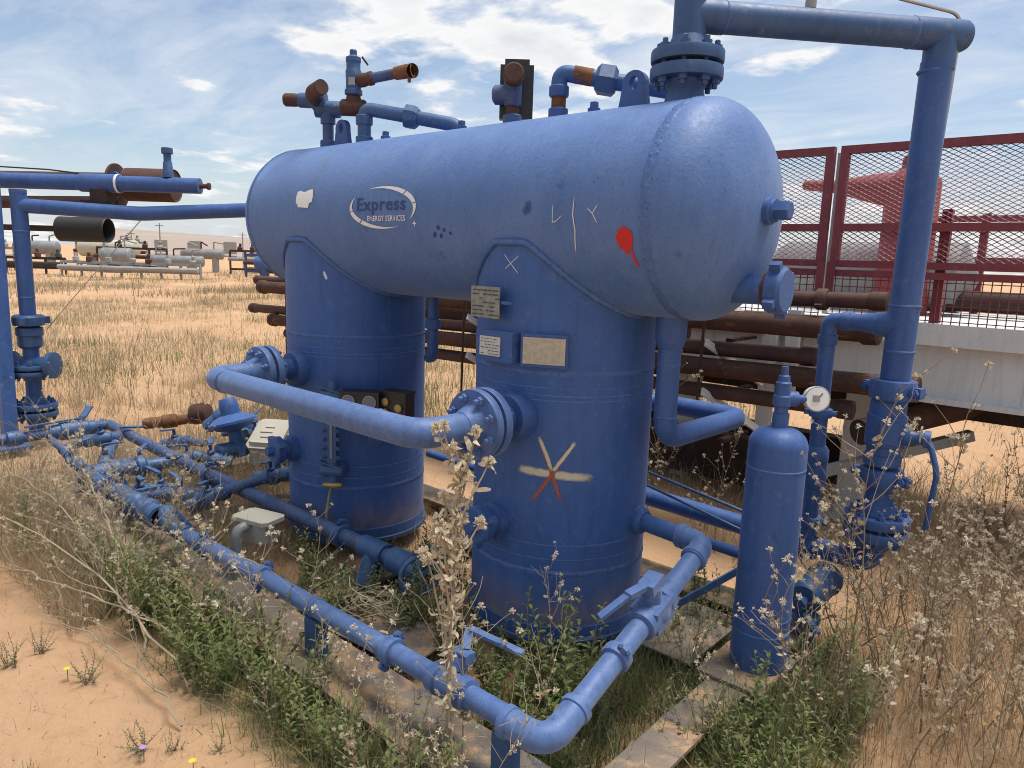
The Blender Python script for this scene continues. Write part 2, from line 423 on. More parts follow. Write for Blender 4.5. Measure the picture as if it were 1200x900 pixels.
def clamp(parent, c, axis, r, mat='blue_pipe', w=None, name='coupling_clamp', up=(0, 0, 1)):
    """grooved pipe coupling with two bolt ears"""
    ax = Vector(axis).normalized(); w = w or r * .9; c = Vector(c)
    mb = MB().lathe([(r * 1.02, -w / 2), (r * 1.28, -w * .45), (r * 1.34, -w * .2), (r * 1.34, w * .2), (r * 1.28, w * .45), (r * 1.02, w / 2)], c, ax, 24)
    u = Vector(up); s = u - ax * u.dot(ax)
    if s.length < .1: s = Vector((1, 0, 0)) - ax * ax.x
    s.normalize()
    for sg in (-1, 1):
        e = c + s * sg * r * 1.52; mb.box(e, (r * .62, r * .62, r * .5), Matrix((ax, s, ax.cross(s))).transposed())
        b = ax.cross(s); mb.lathe([(r * .17, -r * .62), (r * .17, r * .62)], e, b, 8)
        mb.lathe([(r * .28, r * .30), (r * .28, r * .52)], e, b, 6); mb.lathe([(r * .28, -r * .52), (r * .28, -r * .3)], e, b, 6)
    return part(name, mb, mat, parent)

# ------------------------------------------------------------------ ground (structure)
def gh(x, y):
    h = .05 * math.sin(x * .55 + 1.3) * math.cos(y * .48 - .4) + .025 * math.sin(x * 1.7 + y * 1.1) + .012 * math.sin(x * 4.1 - y * 3.3 + 1) + .008 * math.sin(x * 9 + y * 7.5) * math.sin(y * 8.1 - x * 2)
    d = max(abs(x + .6) - 2.2, abs(y + .1) - 1.3, 0)
    return (h - .01) * min(1, d / .8) if d < .8 else h - .01
def axis_coords(c0, dense, step, far):
    a = [0.0]; st = step
    while a[-1] < far:
        if a[-1] > dense: st *= 1.16
        a.append(a[-1] + st)
    return np.array([c0 - v for v in a[:0:-1]] + [c0 + v for v in a])
gx = axis_coords(0, 4.0, .045, 1500); gy = axis_coords(-.5, 3.2, .045, 1500)
GV = [(x, y, gh(x, y) if abs(x) < 60 and abs(y) < 60 else -.01) for y in gy for x in gx]
nx = len(gx)
GF = [(j * nx + i, j * nx + i + 1, (j + 1) * nx + i + 1, (j + 1) * nx + i) for j in range(len(gy) - 1) for i in range(nx - 1)]
gm = MB(); gm.v = GV; gm.f = GF
ground = part('ground', gm, 'sand', None, 180); ground['kind'] = 'structure'

# ------------------------------------------------------------------ skid frame
ZS = .10
skid = thing('skid_frame', (-1.0, -.2, 0), 'dusty steel skid frame lying in the sand under the blue vessel', 'skid')
def ibeam(a, b, w=.2, h=.14, z=ZS, mat='dust_steel'):
    a, b = Vector((a[0], a[1], z)), Vector((b[0], b[1], z)); mb = MB()
    mb.bar(a - Vector((0, 0, .007)), b - Vector((0, 0, .007)), w, .014)
    mb.bar(a - Vector((0, 0, h / 2)), b - Vector((0, 0, h / 2)), .014, h - .03)
    mb.bar(a - Vector((0, 0, h - .007)), b - Vector((0, 0, h - .007)), w, .014)
    return part('beam', mb, mat, skid)
ibeam((-3.15, -1.03), (.86, -1.03), .26); ibeam((-3.15, .62), (.86, .62), .2)
ibeam((.965, -1.13), (.965, .72), .15, z=ZS + .003); ibeam((-3.05, -.9), (-3.05, .52), .2, z=ZS - .003)
for x in (-.75, -2.05): ibeam((x, -.9), (x, .52), .16, z=ZS - .003)
for x in (.066, -1.437):
    part('base_plate', MB().lathe([(.398, -.012), (.402, .0), (.402, .012), (.398, .016)], (x, 0, ZS), (0, 0, 1), 48), 'blue_dark', skid)
part('deck_plate', MB().box((.62, .2, ZS - .006), (.34, .5, .008)), 'dust_steel', skid)
part('deck_plate', MB().box((-.25, -.72, ZS - .006), (.5, .3, .008), Matrix.Rotation(.12, 3, 'Z')), 'dust_steel', skid)
part('deck_plate', MB().box((-2.5, -.78, ZS + .004), (.9, .16, .008)), 'dust_steel', skid)

# ------------------------------------------------------------------ separator vessel
ZD, RD, X1, X2, RL = 1.8515, .40, -1.4367, .0661, .388
XA, XB = -1.90, .672
ves = thing('separator_vessel', (-.685, 0, ZS), 'big blue horizontal pressure vessel standing on two round legs', 'pressure vessel')
prof = []
HD = .25
for i in range(17):
    a = math.pi / 2 * i / 16
    prof.append((max(RD * math.sin(a), .001), XA - .2 * math.cos(a)))
prof.append((RD, XA))
for i in range(1, 24): prof.append((RD, XA + (XB - XA) * i / 24))
for i in range(17):
    a = math.pi / 2 * (1 - i / 16)
    k = math.sin(a) ** .92
    prof.append((max(RD * k, .001), XB + .03 + (HD - .03) * math.cos(a)))
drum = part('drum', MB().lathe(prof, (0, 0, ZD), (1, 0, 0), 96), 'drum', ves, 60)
def weldring(parent, c, axis, Rr, w, seg=200, mat='weld', name='weld_seam', amp=.0016):
    mb = MB(); ax = Vector(axis).normalized()
    n = 8; prof_ = []
    for i in range(n + 1):
        u = i / n; prof_.append((Rr + .0035 * math.sin(math.pi * u) - .0008, (u - .5) * w))
    mb.lathe(prof_, c, ax, seg, False)
    q = random.Random(5); mb.v = [tuple(Vector(p) + Vector((q.uniform(-1, 1), q.uniform(-1, 1), q.uniform(-1, 1))) * amp) for p in mb.v]
    return part(name, mb, mat, parent, 60)
weldring(drum, (XB, 0, ZD), (1, 0, 0), RD, .045); weldring(drum, (XA, 0, ZD), (1, 0, 0), RD, .03)

def dpt(x, ang, off=.0018):     # a point on the drum's skin; ang in degrees above the front horizontal
    a = R(ang); r = RD + off
    return Vector((x, -r * math.cos(a), ZD + r * math.sin(a)))
def lpt(phi, z, X=X2, off=.0018):
    a = R(phi); r = RL + off
    return Vector((X + r * math.sin(a), -r * math.cos(a), z))

for X in (X1, X2):
    # round leg fish-mouthed up the drum's flanks
    mb = MB(); seg = 96; rows = 14
    tops = []
    for k in range(seg):
        a = 2 * math.pi * k / seg; y = -RL * math.cos(a)
        zt = ZD - math.sqrt(max(RD ** 2 - y * y, 0)) + .028
        zt = min(zt, 1.722 if y < 0 else 1.70)
        tops.append(zt)
    for j in range(rows + 1):
        for k in range(seg):
            a = 2 * math.pi * k / seg
            z = ZS + .016 + (tops[k] - ZS - .016) * j / rows
            mb.v.append((X + RL * math.sin(a), -RL * math.cos(a), z))
    for j in range(rows):
        for k in range(seg):
            k2 = (k + 1) % seg; mb.f.append((j * seg + k, j * seg + k2, (j + 1) * seg + k2, (j + 1) * seg + k))
    leg = part('leg', mb, 'leg', ves, 60)
    # fillet bead along the fish mouth
    bead = MB(); loop = []
    for k in range(seg + 1):
        a = 2 * math.pi * (k % seg) / seg; yy_ = -RL * math.cos(a); loop.append((X + (RL + .003) * math.sin(a), -(RL + .003) * math.cos(a), min(tops[k % seg], ZD - math.sqrt(max(RD ** 2 - yy_ * yy_, 0)) - .002)))
    bead.tube(loop, .013, 8, False); part('fillet_weld', bead, 'weld', leg, 60)
    weldring(leg, (X, 0, 1.224), (0, 0, 1), RL, .022, amp=.0006, name='girth_weld')
    for z in (1.165, 1.135, 1.115, .52, .46): weldring(leg, (X, 0, z), (0, 0, 1), RL - .0016, .012, amp=.0003, name='girth_weld')
    weldring(leg, (X, 0, .40), (0, 0, 1), RL, .03, amp=.0008, name='girth_weld')
    part('base_ring', MB().lathe([(RL + .004, 0), (RL + .004, .05), (RL, .055)], (X, 0, ZS + .0165), (0, 0, 1), 64, False), 'blue', leg)
    if X == X1: leg1 = leg
    else: leg2 = leg

# crossover pipe between the two legs with bolted flanges
ZC = 1.04; YC = -.87
cp = part('crossover_pipe', MB().tube(fil([(X1, -.66, ZC), (X1, YC, ZC), (X2 + .055, YC - .015, ZC), (X2 + .055, -.66, ZC)], [.12, .17], 9), .055, 24), 'blue_pipe', ves)
for X, yy in ((-.12, 0), (-1.28, 0)): weldring(cp, (X, YC - .008, ZC), (1, 0, 0), .0545, .012, 40, amp=.0006)
for X in (X1, X2 + .055):
    part('nozzle', MB().lathe([(.10, .0), (.098, .055), (.088, .072), (.056, .075), (.056, .2)], (X, -.365, ZC), (0, -1, 0), 32), 'blue', ves)
    flange_pair(ves, (X, -.585, ZC), (0, 1, 0), .135, .034, .016, 8, .017, 'blue_pipe', (.057, .06))
# low bull-plugged nozzles
for X, ph in ((X2, -4), (X1, -9)):
    d = Vector((math.sin(R(ph)), -math.cos(R(ph)), 0)); c = Vector((X, 0, .585)) + d * RL
    nz = part('drain_nozzle', MB().lathe([(.075, -.03), (.075, .03), (.055, .04), (.055, .085)], c, d, 28), 'blue', ves)
    hammer_union(nz, c + d * .10, d, .062, 'blue', 'plug_cap', 3, .05)
    part('plug', MB().lathe([(.03, 0), (.03, .03), (.022, .035)], c + d * .125, d, 6), 'blue', nz)
# plug on the near head and the capped head nozzle
pc = Vector((XB + HD - .012, 0, ZD))
hp = part('head_plug', MB().lathe([(.048, -.02), (.048, .03), (.040, .034), (.040, .045)], pc, (1, 0, 0), 28), 'blue', ves)
part('plug_nut', MB().lathe([(.035, 0), (.036, .004), (.036, .045), (.030, .05)], pc + Vector((.045, 0, 0)), (1, 0, 0), 6), 'blue', hp, 20)
nc = Vector((XB + .14, -.02, 1.58))
hn = part('head_nozzle', MB().lathe([(.065, -.06), (.062, .0), (.053, .03), (.053, .13), (.06, .135)], nc, (1, .04, 0), 32), 'blue', ves)
part('sealing_band', MB().lathe([(.061, 0), (.061, .014)], nc + Vector((.135, .005, 0)), (1, .04, 0), 28), 'rust', hn)
hammer_union(hn, nc + Vector((.18, .007, 0)), (1, .04, 0), .066, 'blue', 'union_cap', 4, .06)

# under-drum downcomers looping into the back of each leg
dn = part('downcomer_pipe', MB().tube(fil([(.58, 0, 1.5), (.578, 0, .965), (.60, .66, .965), (.10, .68, .965), (.08, .36, .965)], [.11, .07, .09], 8), .045, 24), 'blue', ves)
part('downcomer_sleeve', MB().lathe([(.062, 0), (.060, .10), (.046, .14)], (.58, 0, 1.47), (0, 0, -1), 28), 'blue', ves)
for z in (1.27, 1.06): weldring(dn, (.58, 0, z), (0, 0, 1), .0445, .01, 36, amp=.0005)
d1 = part('downcomer_pipe', MB().tube(fil([(-.86, .06, 1.5), (-.88, .08, 1.13), (-1.02, .18, 1.10)], .05, 6), .03, 18), 'blue', ves)
part('union_nut', MB().lathe([(.042, 0), (.044, .006), (.044, .045), (.036, .05)], (-.865, .065, 1.33), (0, 0, -1), 8), 'blue', d1, 20)

# lifting lugs
for x in (-1.557, .351):
    P = [(-.065, 0), (.065, 0), (.052, .075)] + [(.047 * math.cos(a), .085 + .047 * math.sin(a)) for a in [math.pi * i / 10 for i in range(11)]] + [(-.052, .075)]
    # ring with a hole: outer and inner loops stitched
    no = 28; outer = []; inner = []
    for i in range(no):
        a = 2 * math.pi * i / no - math.pi / 2; d = Vector((math.cos(a), math.sin(a)))
        if d.y < -.25:
            tt_ = (.105) / -d.y; px = d.x * tt_; outer.append((max(-.068, min(.068, px)), 0.0))
        else: outer.append((d.x * .052, .105 + d.y * .047))
        inner.append((d.x * .02, .105 + d.y * .026))
    mb = MB(); z0 = ZD + RD - .012
    for y in (-.014, .014):
        for a, b in outer + inner: mb.v.append((x + a, y, z0 + b))
    for i in range(no):
        j = (i + 1) % no
        mb.f += [(i, j, no + j, no + i), (2 * no + j, 2 * no + i, 3 * no + i, 3 * no + j), (i, 2 * no + i, 2 * no + j, j), (no + j, 3 * no + j, 3 * no + i, no + i)]
    part('lifting_lug', mb, 'blue', ves)
# small top plugs
for x in (-1.18, -.609, .16):
    tp = part('top_plug', MB().lathe([(.026, -.02), (.026, .02), (.018, .022), (.018, .032)], (x, 0, ZD + RD), (0, 0, 1), 16), 'blue', ves)
    part('plug_nut', MB().lathe([(.017, 0), (.017, .014)], (x, 0, ZD + RD + .031), (0, 0, 1), 4), 'blue_dark', tp, 20)

# --- fittings on top of the drum
ZT = ZD + RD
def pipefit(name, pts, r, mat, parent, fr=.03): return part(name, MB().tube(fil(pts, fr, 6), r, 18), mat, parent)
ra = thing('relief_valve_assembly', (-1.70, 0, ZT), 'blue relief valve cluster with rusty elbow outlet on far end of the vessel', 'relief valve')
part('coupling', MB().lathe([(.045, -.02), (.045, .035), (.04, .04)], (-1.70, 0, ZT), (0, 0, 1), 20), 'blue_dark', ra)
pipefit('riser', [(-1.70, 0, ZT), (-1.70, 0, ZT + .19)], .031, 'blue_old', ra)
part('tee', MB().lathe([(.042, -.05), (.042, .05)], (-1.70, 0, ZT + .18), (0, 0, 1), 20).lathe([(.045, -.07), (.047, -.02), (.047, .02), (.045, .07)], (-1.70, 0, ZT + .21), (.75, .66, 0), 20), 'blue_dark', ra)
vb = Vector((-1.745, -.04, ZT + .255)); dx = Vector((.75, .66, 0)); dy = Vector((.66, -.75, 0))
part('valve_body', MB().lathe([(.03, -.11), (.04, -.10), (.042, -.03), (.055, -.02), (.055, .05), (.04, .055)], vb, dx, 20).lathe([(.03, -.05), (.05, -.02), (.05, .03), (.035, .05)], vb, dy, 20), 'blue_dark', ra)
part('rusty_plug', MB().lathe([(.034, 0), (.036, .03), (.036, .08), (.028, .09)], vb - dx * .10, -dx, 16), 'rust', ra)
part('rusty_nipple', MB().tube(fil([vb + dy * .04, vb + dy * .11 + Vector((0, 0, .02)), vb + dy * .2 + dx * .08 + Vector((0, 0, .035))], .03), .040, 16), 'rust', ra)
part('valve_handle', MB().lathe([(.05, 0), (.055, .012), (.04, .024)], vb + Vector((0, 0, .055)), (0, 0, 1), 7).lathe([(.014, -.04), (.014, .03)], vb + Vector((0, 0, .05)), (0, 0, 1), 10), 'blue_dark', ra, 20)
pipefit('link_pipe', [(-1.69, 0, ZT + .21), (-1.47, .10, ZT + .195)], .033, 'blue_old', ra)
rv = Vector((-1.485, .02, ZT + .20))
part('rusty_tee', MB().lathe([(.036, -.07), (.044, -.06), (.044, .06), (.036, .07)], rv, dx, 16).lathe([(.034, 0), (.040, .02), (.040, .055), (.032, .062)], rv, (0, 0, 1), 16), 'rust', ra)
part('relief_valve_body', MB().lathe([(.034, 0), (.048, .008), (.048, .03), (.041, .036), (.041, .085), (.043, .13), (.038, .138), (.038, .175), (.041, .178), (.041, .20), (.026, .208), (.02, .212), (.02, .235), (.015, .242)], rv + Vector((0, 0, .06)), (0, 0, 1), 22), 'blue_dark', ra)
part('relief_valve_lever', MB().bar(rv + Vector((.036, .032, .265)), rv + Vector((.06, .052, .225)), .014, .01), 'black', ra, 20)
part('valve_tag', MB().box(rv + dy * .044 + Vector((0, 0, .13)), (.035, .003, .04), Matrix((dx, dy, Vector((0, 0, 1)))).transposed()), 'steelgrey', ra, 20)
rb = rv + Vector((0, 0, .135)); dd = (dx * .95 + Vector((.05, -.25, .12))).normalized()
part('rusty_coupling', MB().lathe([(.028, .02), (.036, .035), (.038, .06), (.033, .085), (.037, .095), (.037, .115), (.028, .12)], rb, dd, 18), 'rust', ra)
part('outlet_pipe', MB().tube([rb + dd * .10, rb + dd * .27], .027, 18), 'blue_old', ra)
e_ = rb + dd * .36 + Vector((.02, -.025, -.012))
part('rusty_outlet_elbow', MB().tube([rb + dd * .25, rb + dd * .29, rb + dd * .33 + Vector((0, -.006, -.002)), e_], [.033, .036, .036, .038], 18, False).lathe([(.024, 0), (.036, .0)], e_, dd, 18, False).tube([e_ - dd * .02 - Vector((0, 0, .03)), e_ - dd * .02 - Vector((0, 0, .055))], .009, 8), 'rust_o', ra)
rl = thing('vapour_return_pipe', (-1.363, 0, ZT), 'short blue elbow pipe with a union beside the relief valve', 'pipe')
part('coupling', MB().lathe([(.047, -.02), (.047, .03), (.042, .034)], (-1.363, 0, ZT), (0, 0, 1), 20), 'blue_dark', rl)
part('coupling', MB().lathe([(.044, 0), (.046, .01), (.046, .045), (.04, .05)], (-1.363, 0, ZT + .095), (0, 0, 1), 20), 'blue_dark', rl)
pipefit('pipe', [(-1.363, 0, ZT), (-1.363, 0, ZT + .18), (-1.08, .17, ZT + .125), (-.905, .27, ZT + .09), (-.87, .29, ZT - .2)], .036, 'blue_dark', rl, .05)
part('union_nut', MB().lathe([(.05, -.035), (.062, -.03), (.062, .02), (.045, .04)], (-1.135, .137, ZT + .135), (.85, .5, -.16), 8), 'blue_dark', rl, 20)

le = thing('level_switch', (-.287, 0, ZT), 'rusty capped tee with a black switch box midway along the vessel top', 'switch')
part('coupling', MB().lathe([(.042, -.02), (.042, .035), (.036, .04)], (-.287, 0, ZT), (0, 0, 1), 20), 'blue_dark', le)
part('rusty_nipple', MB().lathe([(.031, .03), (.031, .09)], (-.287, 0, ZT), (0, 0, 1), 18), 'rust', le)
tb = Vector((-.287, 0, ZT + .125))
part('tee', MB().lathe([(.036, -.05), (.04, -.04), (.04, .06)], tb, (0, 0, 1), 18).lathe([(.03, -.09), (.042, -.08), (.042, .02)], tb + Vector((0, 0, .0)), (.85, .5, 0), 18), 'blue_old', le)
part('rusty_cap', MB().lathe([(.042, -.02), (.046, .0), (.046, .05), (.038, .056)], tb + Vector((.02, -.02, .07)), (.66, -.75, 0.1), 20), 'rust', le)
part('switch_box', MB().box(tb + Vector((-.03, .058, .02)), (.15, .06, .23), Matrix.Rotation(R(41), 3, 'Z')).box(tb + Vector((-.03, .058, .145)), (.11, .05, .03), Matrix.Rotation(R(41), 3, 'Z')), 'black', le, 20)
eo = thing('elbow_vent_pipe', (-.026, 0, ZT), 'blue elbow pipe with brass coloured nipple and hex union before the near lug', 'pipe')
part('coupling', MB().lathe([(.042, -.02), (.042, .035), (.036, .04)], (-.026, 0, ZT), (0, 0, 1), 20), 'blue', eo)
part('rusty_nipple', MB().lathe([(.031, .03), (.031, .09)], (-.026, 0, ZT), (0, 0, 1), 18), 'rust_o', eo)
part('coupling', MB().lathe([(.038, 0), (.042, .006), (.042, .04), (.036, .046)], (-.026, 0, ZT + .085), (0, 0, 1), 20), 'blue', eo)
pipefit('pipe', [(-.026, 0, ZT + .10), (-.026, 0, ZT + .185), (.15, .12, ZT + .15), (.42, .30, ZT + .10), (.44, .32, ZT - .15)], .034, 'blue', eo, .045)
part('hex_union', MB().lathe([(.046, -.045), (.064, -.03), (.064, .03), (.046, .045)], (.135, .112, ZT + .153), (.83, .55, -.15), 6), 'blue_dark', eo, 20)
part('rusty_nipple', MB().lathe([(.0355, -.04), (.0355, .04)], (.055, .056, ZT + .170), (.82, .55, -.17), 18), 'rust_o', eo)

# ------------------------------------------------------------------ outlet piping: flange, tee, overhead pipe, riser
XO = .57
go = thing('gas_outlet_piping', (1.215, .742, 0), 'thick blue overhead pipe dropping to a riser valve right of the vessel', 'piping')
flange_pair(go, (XO, 0, ZT + .125), (0, 0, 1), .133, .042, .016, 8, .018, 'blue_dark', (.06, .05))
part('neck', MB().lathe([(.078, -.02), (.066, .05)], (XO, 0, ZT), (0, 0, 1), 28).lathe([(.055, 0), (.052, .30)], (XO, 0, ZT + .18), (0, 0, 1), 28), 'blue_dark', go)
ZP = 2.552
pd = Vector((1.225 - XO, .755, 0)).normalized()
part('tee', MB().lathe([(.06, 0), (.06, .24)], (XO, 0, ZT + .225), (0, 0, 1), 28).lathe([(.059, 0), (.059, .12)], (XO, 0, ZP), pd, 28), 'blue_dark', go)
weldring(go, Vector((XO, 0, ZP)) + pd * .125, pd, .056, .012, 40, 'weld', 'weld_bead', .0008)
weldring(go, (XO, 0, ZT + .222), (0, 0, 1), .056, .012, 40, 'weld', 'weld_bead', .0008)
top_end = Vector((1.225, .755, ZP))
part('overhead_pipe', MB().tube([Vector((XO, 0, ZP)) + pd * .1, top_end - pd * .12], .056, 28), 'blue_dark', go)
part('overhead_tee', MB().lathe([(.058, -.13), (.058, .085), (.050, .10), (.02, .108)], top_end, pd, 28).lathe([(.058, 0), (.058, .13)], top_end, (0, 0, -1), 28), 'blue_dark', go)
weldring(go, top_end - pd * .128, pd, .0565, .012, 40, 'weld', 'weld_bead', .0008)
RX, RY = 1.222, .75
part('riser_pipe', MB().tube([(RX, RY, ZP - .1), (RX - .01, RY, 1.22)], .0575, 28), 'blue', go)
for z in (ZP - .135, 1.52, 1.335): weldring(go, (RX - .006, RY, z), (0, 0, 1), .058, .012, 40, 'weld', 'weld_bead', .0008)
# reducer + elbow + small drop pipe
part('side_reducer', MB().lathe([(.057, .02), (.052, .07), (.048, .10), (.036, .16), (.036, .20), (.04, .203), (.04, .235), (.036, .24)], (RX - .006, RY, 1.44), (-1, 0, 0), 24), 'blue', go)
part('drop_pipe', MB().tube(fil([(RX - .22, RY, 1.44), (.925, RY, 1.44), (.935, RY - .005, .36)], .06, 7), .034, 20), 'blue', go)
for z in (1.355,): part('coupling', MB().lathe([(.042, -.02), (.042, .02)], (.926, RY, z), (0, 0, 1), 20), 'blue', go)
clamp(go, (.93, RY, 1.03), (0, 0, 1), .037, 'blue', .04, up=(1, .3, 0))
part('check_valve', MB().lathe([(.038, 0), (.05, .02), (.052, .10), (.048, .12), (.05, .125), (.05, .18), (.038, .20)], (.932, RY, .68), (0, 0, 1), 24), 'blue', go)
clamp(go, (.936, RY, .53), (0, 0, 1), .038, 'blue', .045, up=(1, .3, 0))
part('drop_coupling', MB().lathe([(.044, 0), (.044, .06), (.04, .065)], (.937, RY, .36), (0, 0, 1), 24), 'blue', go)
# couplings and ball valve on the riser
clamp(go, (RX - .014, RY, 1.175), (0, 0, 1), .068, 'blue', .085, up=(1, -.3, 0))
bv = part('ball_valve', MB().lathe([(.062, 0), (.074, .01), (.074, .05), (.066, .055), (.068, .09), (.078, .095), (.078, .22), (.07, .225), (.07, .275), (.06, .29)], (RX - .022, RY, .845), (0, 0, 1), 32)
     .box((RX - .022 + .03, RY - .072, 1.0), (.07, .02, .09), Matrix.Rotation(R(24), 3, 'Z')), 'blue', go)
part('valve_stem', MB().lathe([(.04, 0), (.04, .03), (.026, .032), (.026, .075), (.036, .078), (.036, .10)], (RX + .045, RY, .985), (1, .15, 0), 18), 'blue', bv)
part('valve_lever', MB().tube(fil([(RX + .12, RY, .99), (RX + .155, RY - .005, .955), (RX + .165, RY - .01, .90), (RX + .195, RY - .02, .83), (RX + .175, RY - .02, .62)], .03, 5), [.013] * 26, 10) if False else
     MB().tube(fil([(RX + .12, RY, 1.0), (RX + .15, RY - .005, .97), (RX + .19, RY - .02, .86), (RX + .175, RY - .02, .62)], .03, 5), .012, 10), 'blue', bv)
part('stop_disc', MB().lathe([(.045, 0), (.045, .006)], (RX + .105, RY + .015, .995), (1, .15, 0), 5), 'steelgrey', bv, 20)
clamp(go, (RX - .02, RY, .80), (0, 0, 1), .066, 'blue', .075, up=(1, -.3, 0))
part('reducer', MB().lathe([(.06, 0), (.06, .05), (.05, .1), (.05, .14)], (RX - .018, RY, .64), (0, 0, 1), 28), 'blue', go)
flange_pair(go, (RX - .015, RY, .585), (0, 0, 1), .128, .042, .016, 8, .018, 'blue', (.06, .05))
part('bottom_run', MB().tube(fil([(RX - .015, RY, .55), (RX - .015, RY, .41), (.9, .745, .415), (-.6, .742, .455), (-1.7, .742, .47)], [.13, .03, .03], 9), .047, 24), 'blue', go)
# instrument valve and stainless tube
part('top_valve', MB().lathe([(.02, 0), (.02, .03), (.012, .035), (.014, .06), (.02, .065), (.02, .085), (.01, .09), (.01, .12)], Vector((.87, .35, ZP + .055)), (0, 0, 1), 12), 'steelgrey', go)
tubep = [Vector((.87, .35, ZP + .17)), Vector((1.09, .64, ZP + .125)), Vector((1.275, .80, ZP + .075)), Vector((1.273, .802, ZP - .07)), Vector((1.256, .80, 1.98)), Vector((1.24, .80, 1.31))]
part('stainless_tube', MB().tube(fil(tubep, .05, 6), .0065, 8), 'stainless', go)

# second thinner pipes behind the legs
def single(name, mb, mat, label, cat, group=None, smooth=35):
    o = part(name, mb, mat, None, smooth); return tag(o, label, cat, group)
single('header_pipe', MB().tube([(-1.5, .62, .37), (.62, .60, .34), (.88, .60, .33)], .026, 18), 'blue', 'thin blue pipe running just below the big rear pipe behind the legs', 'pipe')
single('tie_rod', MB().tube([(.1, .62, .62), (.80, .66, .50)], .008, 8), 'blue_dark', 'upper thin blue rod crossing behind the near leg', 'rod')
single('tie_rod', MB().tube([(.05, .62, .56), (.80, .60, .43)], .007, 8), 'blue_dark', 'lower thin blue rod crossing behind the near leg', 'rod')
single('brace_bar', MB().bar((.50, .25, .105), (.86, .55, .42), .012, .03), 'blue_dark', 'thin slanting blue brace bar left of the gas bottle', 'brace')
rc_ = thing('capped_valve_stub', (1.0, .62, 0), 'blue capped pipe stub and valve low behind the gas bottle', 'valve')
ax_ = Vector((-.05, -.72, -.12)).normalized(); c_ = Vector((1.04, .72, .30))
part('stub_pipe', MB().lathe([(.075, 0), (.078, .03), (.07, .035), (.07, .20), (.06, .22), (.02, .225)], c_, ax_, 28), 'blue_dark', rc_)
part('drain_plug', MB().lathe([(.02, .2), (.02, .25), (.028, .252), (.028, .275)], c_, ax_, 8), 'blue_dark', rc_)
part('valve_body', MB().lathe([(.045, 0), (.05, .02), (.05, .10), (.06, .105), (.06, .14), (.03, .15)], (1.03, .52, .05), (0, 0, 1), 20), 'blue_dark', rc_)
part('valve_handle', MB().bar((1.03, .5, .205), (1.14, .33, .22), .03, .012), 'blue_dark', rc_)

# ------------------------------------------------------------------ gas bottle
BX, BY = .99, .126
gb = thing('gas_bottle', (BX, BY, ZS), 'tall blue gas bottle with domed top standing on the skid corner', 'bottle')
pr_ = [(.088, 0), (.108, .004), (.108, .0)]
pr_ = [(.107, 0), (.107, .88)] + [(.107 * math.cos(a) ** .75, .88 + .075 * math.sin(a)) for a in [math.pi / 2 * i / 10 for i in range(1, 10)]] + [(.03, .955)]
bo = part('body', MB().lathe(pr_, (BX, BY, ZS + .02), (0, 0, 1), 48), 'blue', gb)
for z in (.27, .33, .92): weldring(bo, (BX, BY, z), (0, 0, 1), .1065, .012, 80, 'weld', 'weld_seam', .0005)
part('foot_plate', MB().box((BX - .02, BY - .05, ZS + .012), (.26, .34, .016)), 'dust_steel', gb)
part('top_fitting', MB().lathe([(.03, -.02), (.03, .05), (.025, .052), (.025, .075), (.034, .08), (.034, .115), (.028, .12), (.028, .165), (.022, .17), (.02, .19), (.013, .195), (.013, .225)], (BX, BY, ZS + .975), (0, 0, 1), 18)
     .lathe([(.024, 0), (.028, .03), (.028, .055), (.016, .06), (.016, .085)], (BX, BY, ZS + 1.08), (.75, .66, 0), 16), 'blue', gb)
gcen = Vector((BX, BY, ZS + 1.08)) + Vector((.75, .66, .02)) * .125
gdir = Vector((.62, -.78, .1)).normalized()
ga = part('gauge', MB().lathe([(.03, -.03), (.045, -.02), (.047, .0), (.047, .012), (.042, .016)], gcen, gdir, 28), 'dialwhite', gb)
part('gauge_needle', MB().bar(gcen + gdir * .0165, gcen + gdir * .0165 + Vector((.012, .012, .022)), .004, .001, gdir), 'ink', ga, 20)
part('gauge_rim', MB().ring(gcen + gdir * .012, gdir, .044, .004, 32, 6), 'steelgrey', ga)
part('gauge_frame', MB().box(gcen + gdir * .018 + Vector((-.004, -.003, .002)), (.024, .004, .024), Matrix((gdir.cross(Vector((0, 0, 1))) * -1, gdir, Vector((0, 0, 1)))).transposed()), 'steelgrey', ga, 20)

# ------------------------------------------------------------------ front drain line
ZF, YF = .309, -1.04
fl = thing('front_drain_line', (-.3, YF, 0), 'blue drain pipe running along the front skid beam to the near elbow', 'piping')
E1 = Vector((.862, YF - .006, ZF - .006)); E2 = Vector((.775, .03, .572)); NZ = Vector((X2 + RL - .02, .05, .585))
part('front_pipe', MB().tube([(-1.42, YF, ZF - .03), (-.6, YF, ZF - .012), (.80, YF, ZF)], .036, 24), 'blue_pipe', fl)
dirE = (E2 - E1).normalized()
part('near_elbow', MB().tube(fil([E1 + Vector((-.16, 0, 0)), E1, E1 + dirE * .16], .09, 9), .044, 28), 'blue_pipe', fl)
for c, d in ((E1 + Vector((-.15, 0, 0)), (1, 0, 0)), (E1 + dirE * .15, dirE)):
    part('elbow_band', MB().lathe([(.045, -.015), (.0495, -.012), (.0495, .012), (.045, .015)], c, d, 28), 'blue_pipe', fl)
part('slanting_pipe', MB().tube([E1 + dirE * .12, E2 - dirE * .08], .037, 24), 'blue_pipe', fl)
dirN = (NZ - E2).normalized()
part('far_elbow', MB().tube(fil([E2 - dirE * .12, E2, E2 + dirN * .12], .07, 8), .044, 24), 'blue_pipe', fl)
for c, d in ((E2 - dirE * .10, dirE), (E2 + dirN * .10, dirN)):
    part('elbow_band', MB().lathe([(.045, -.016), (.050, -.012), (.050, .012), (.045, .016)], c, d, 28), 'blue_pipe', fl)
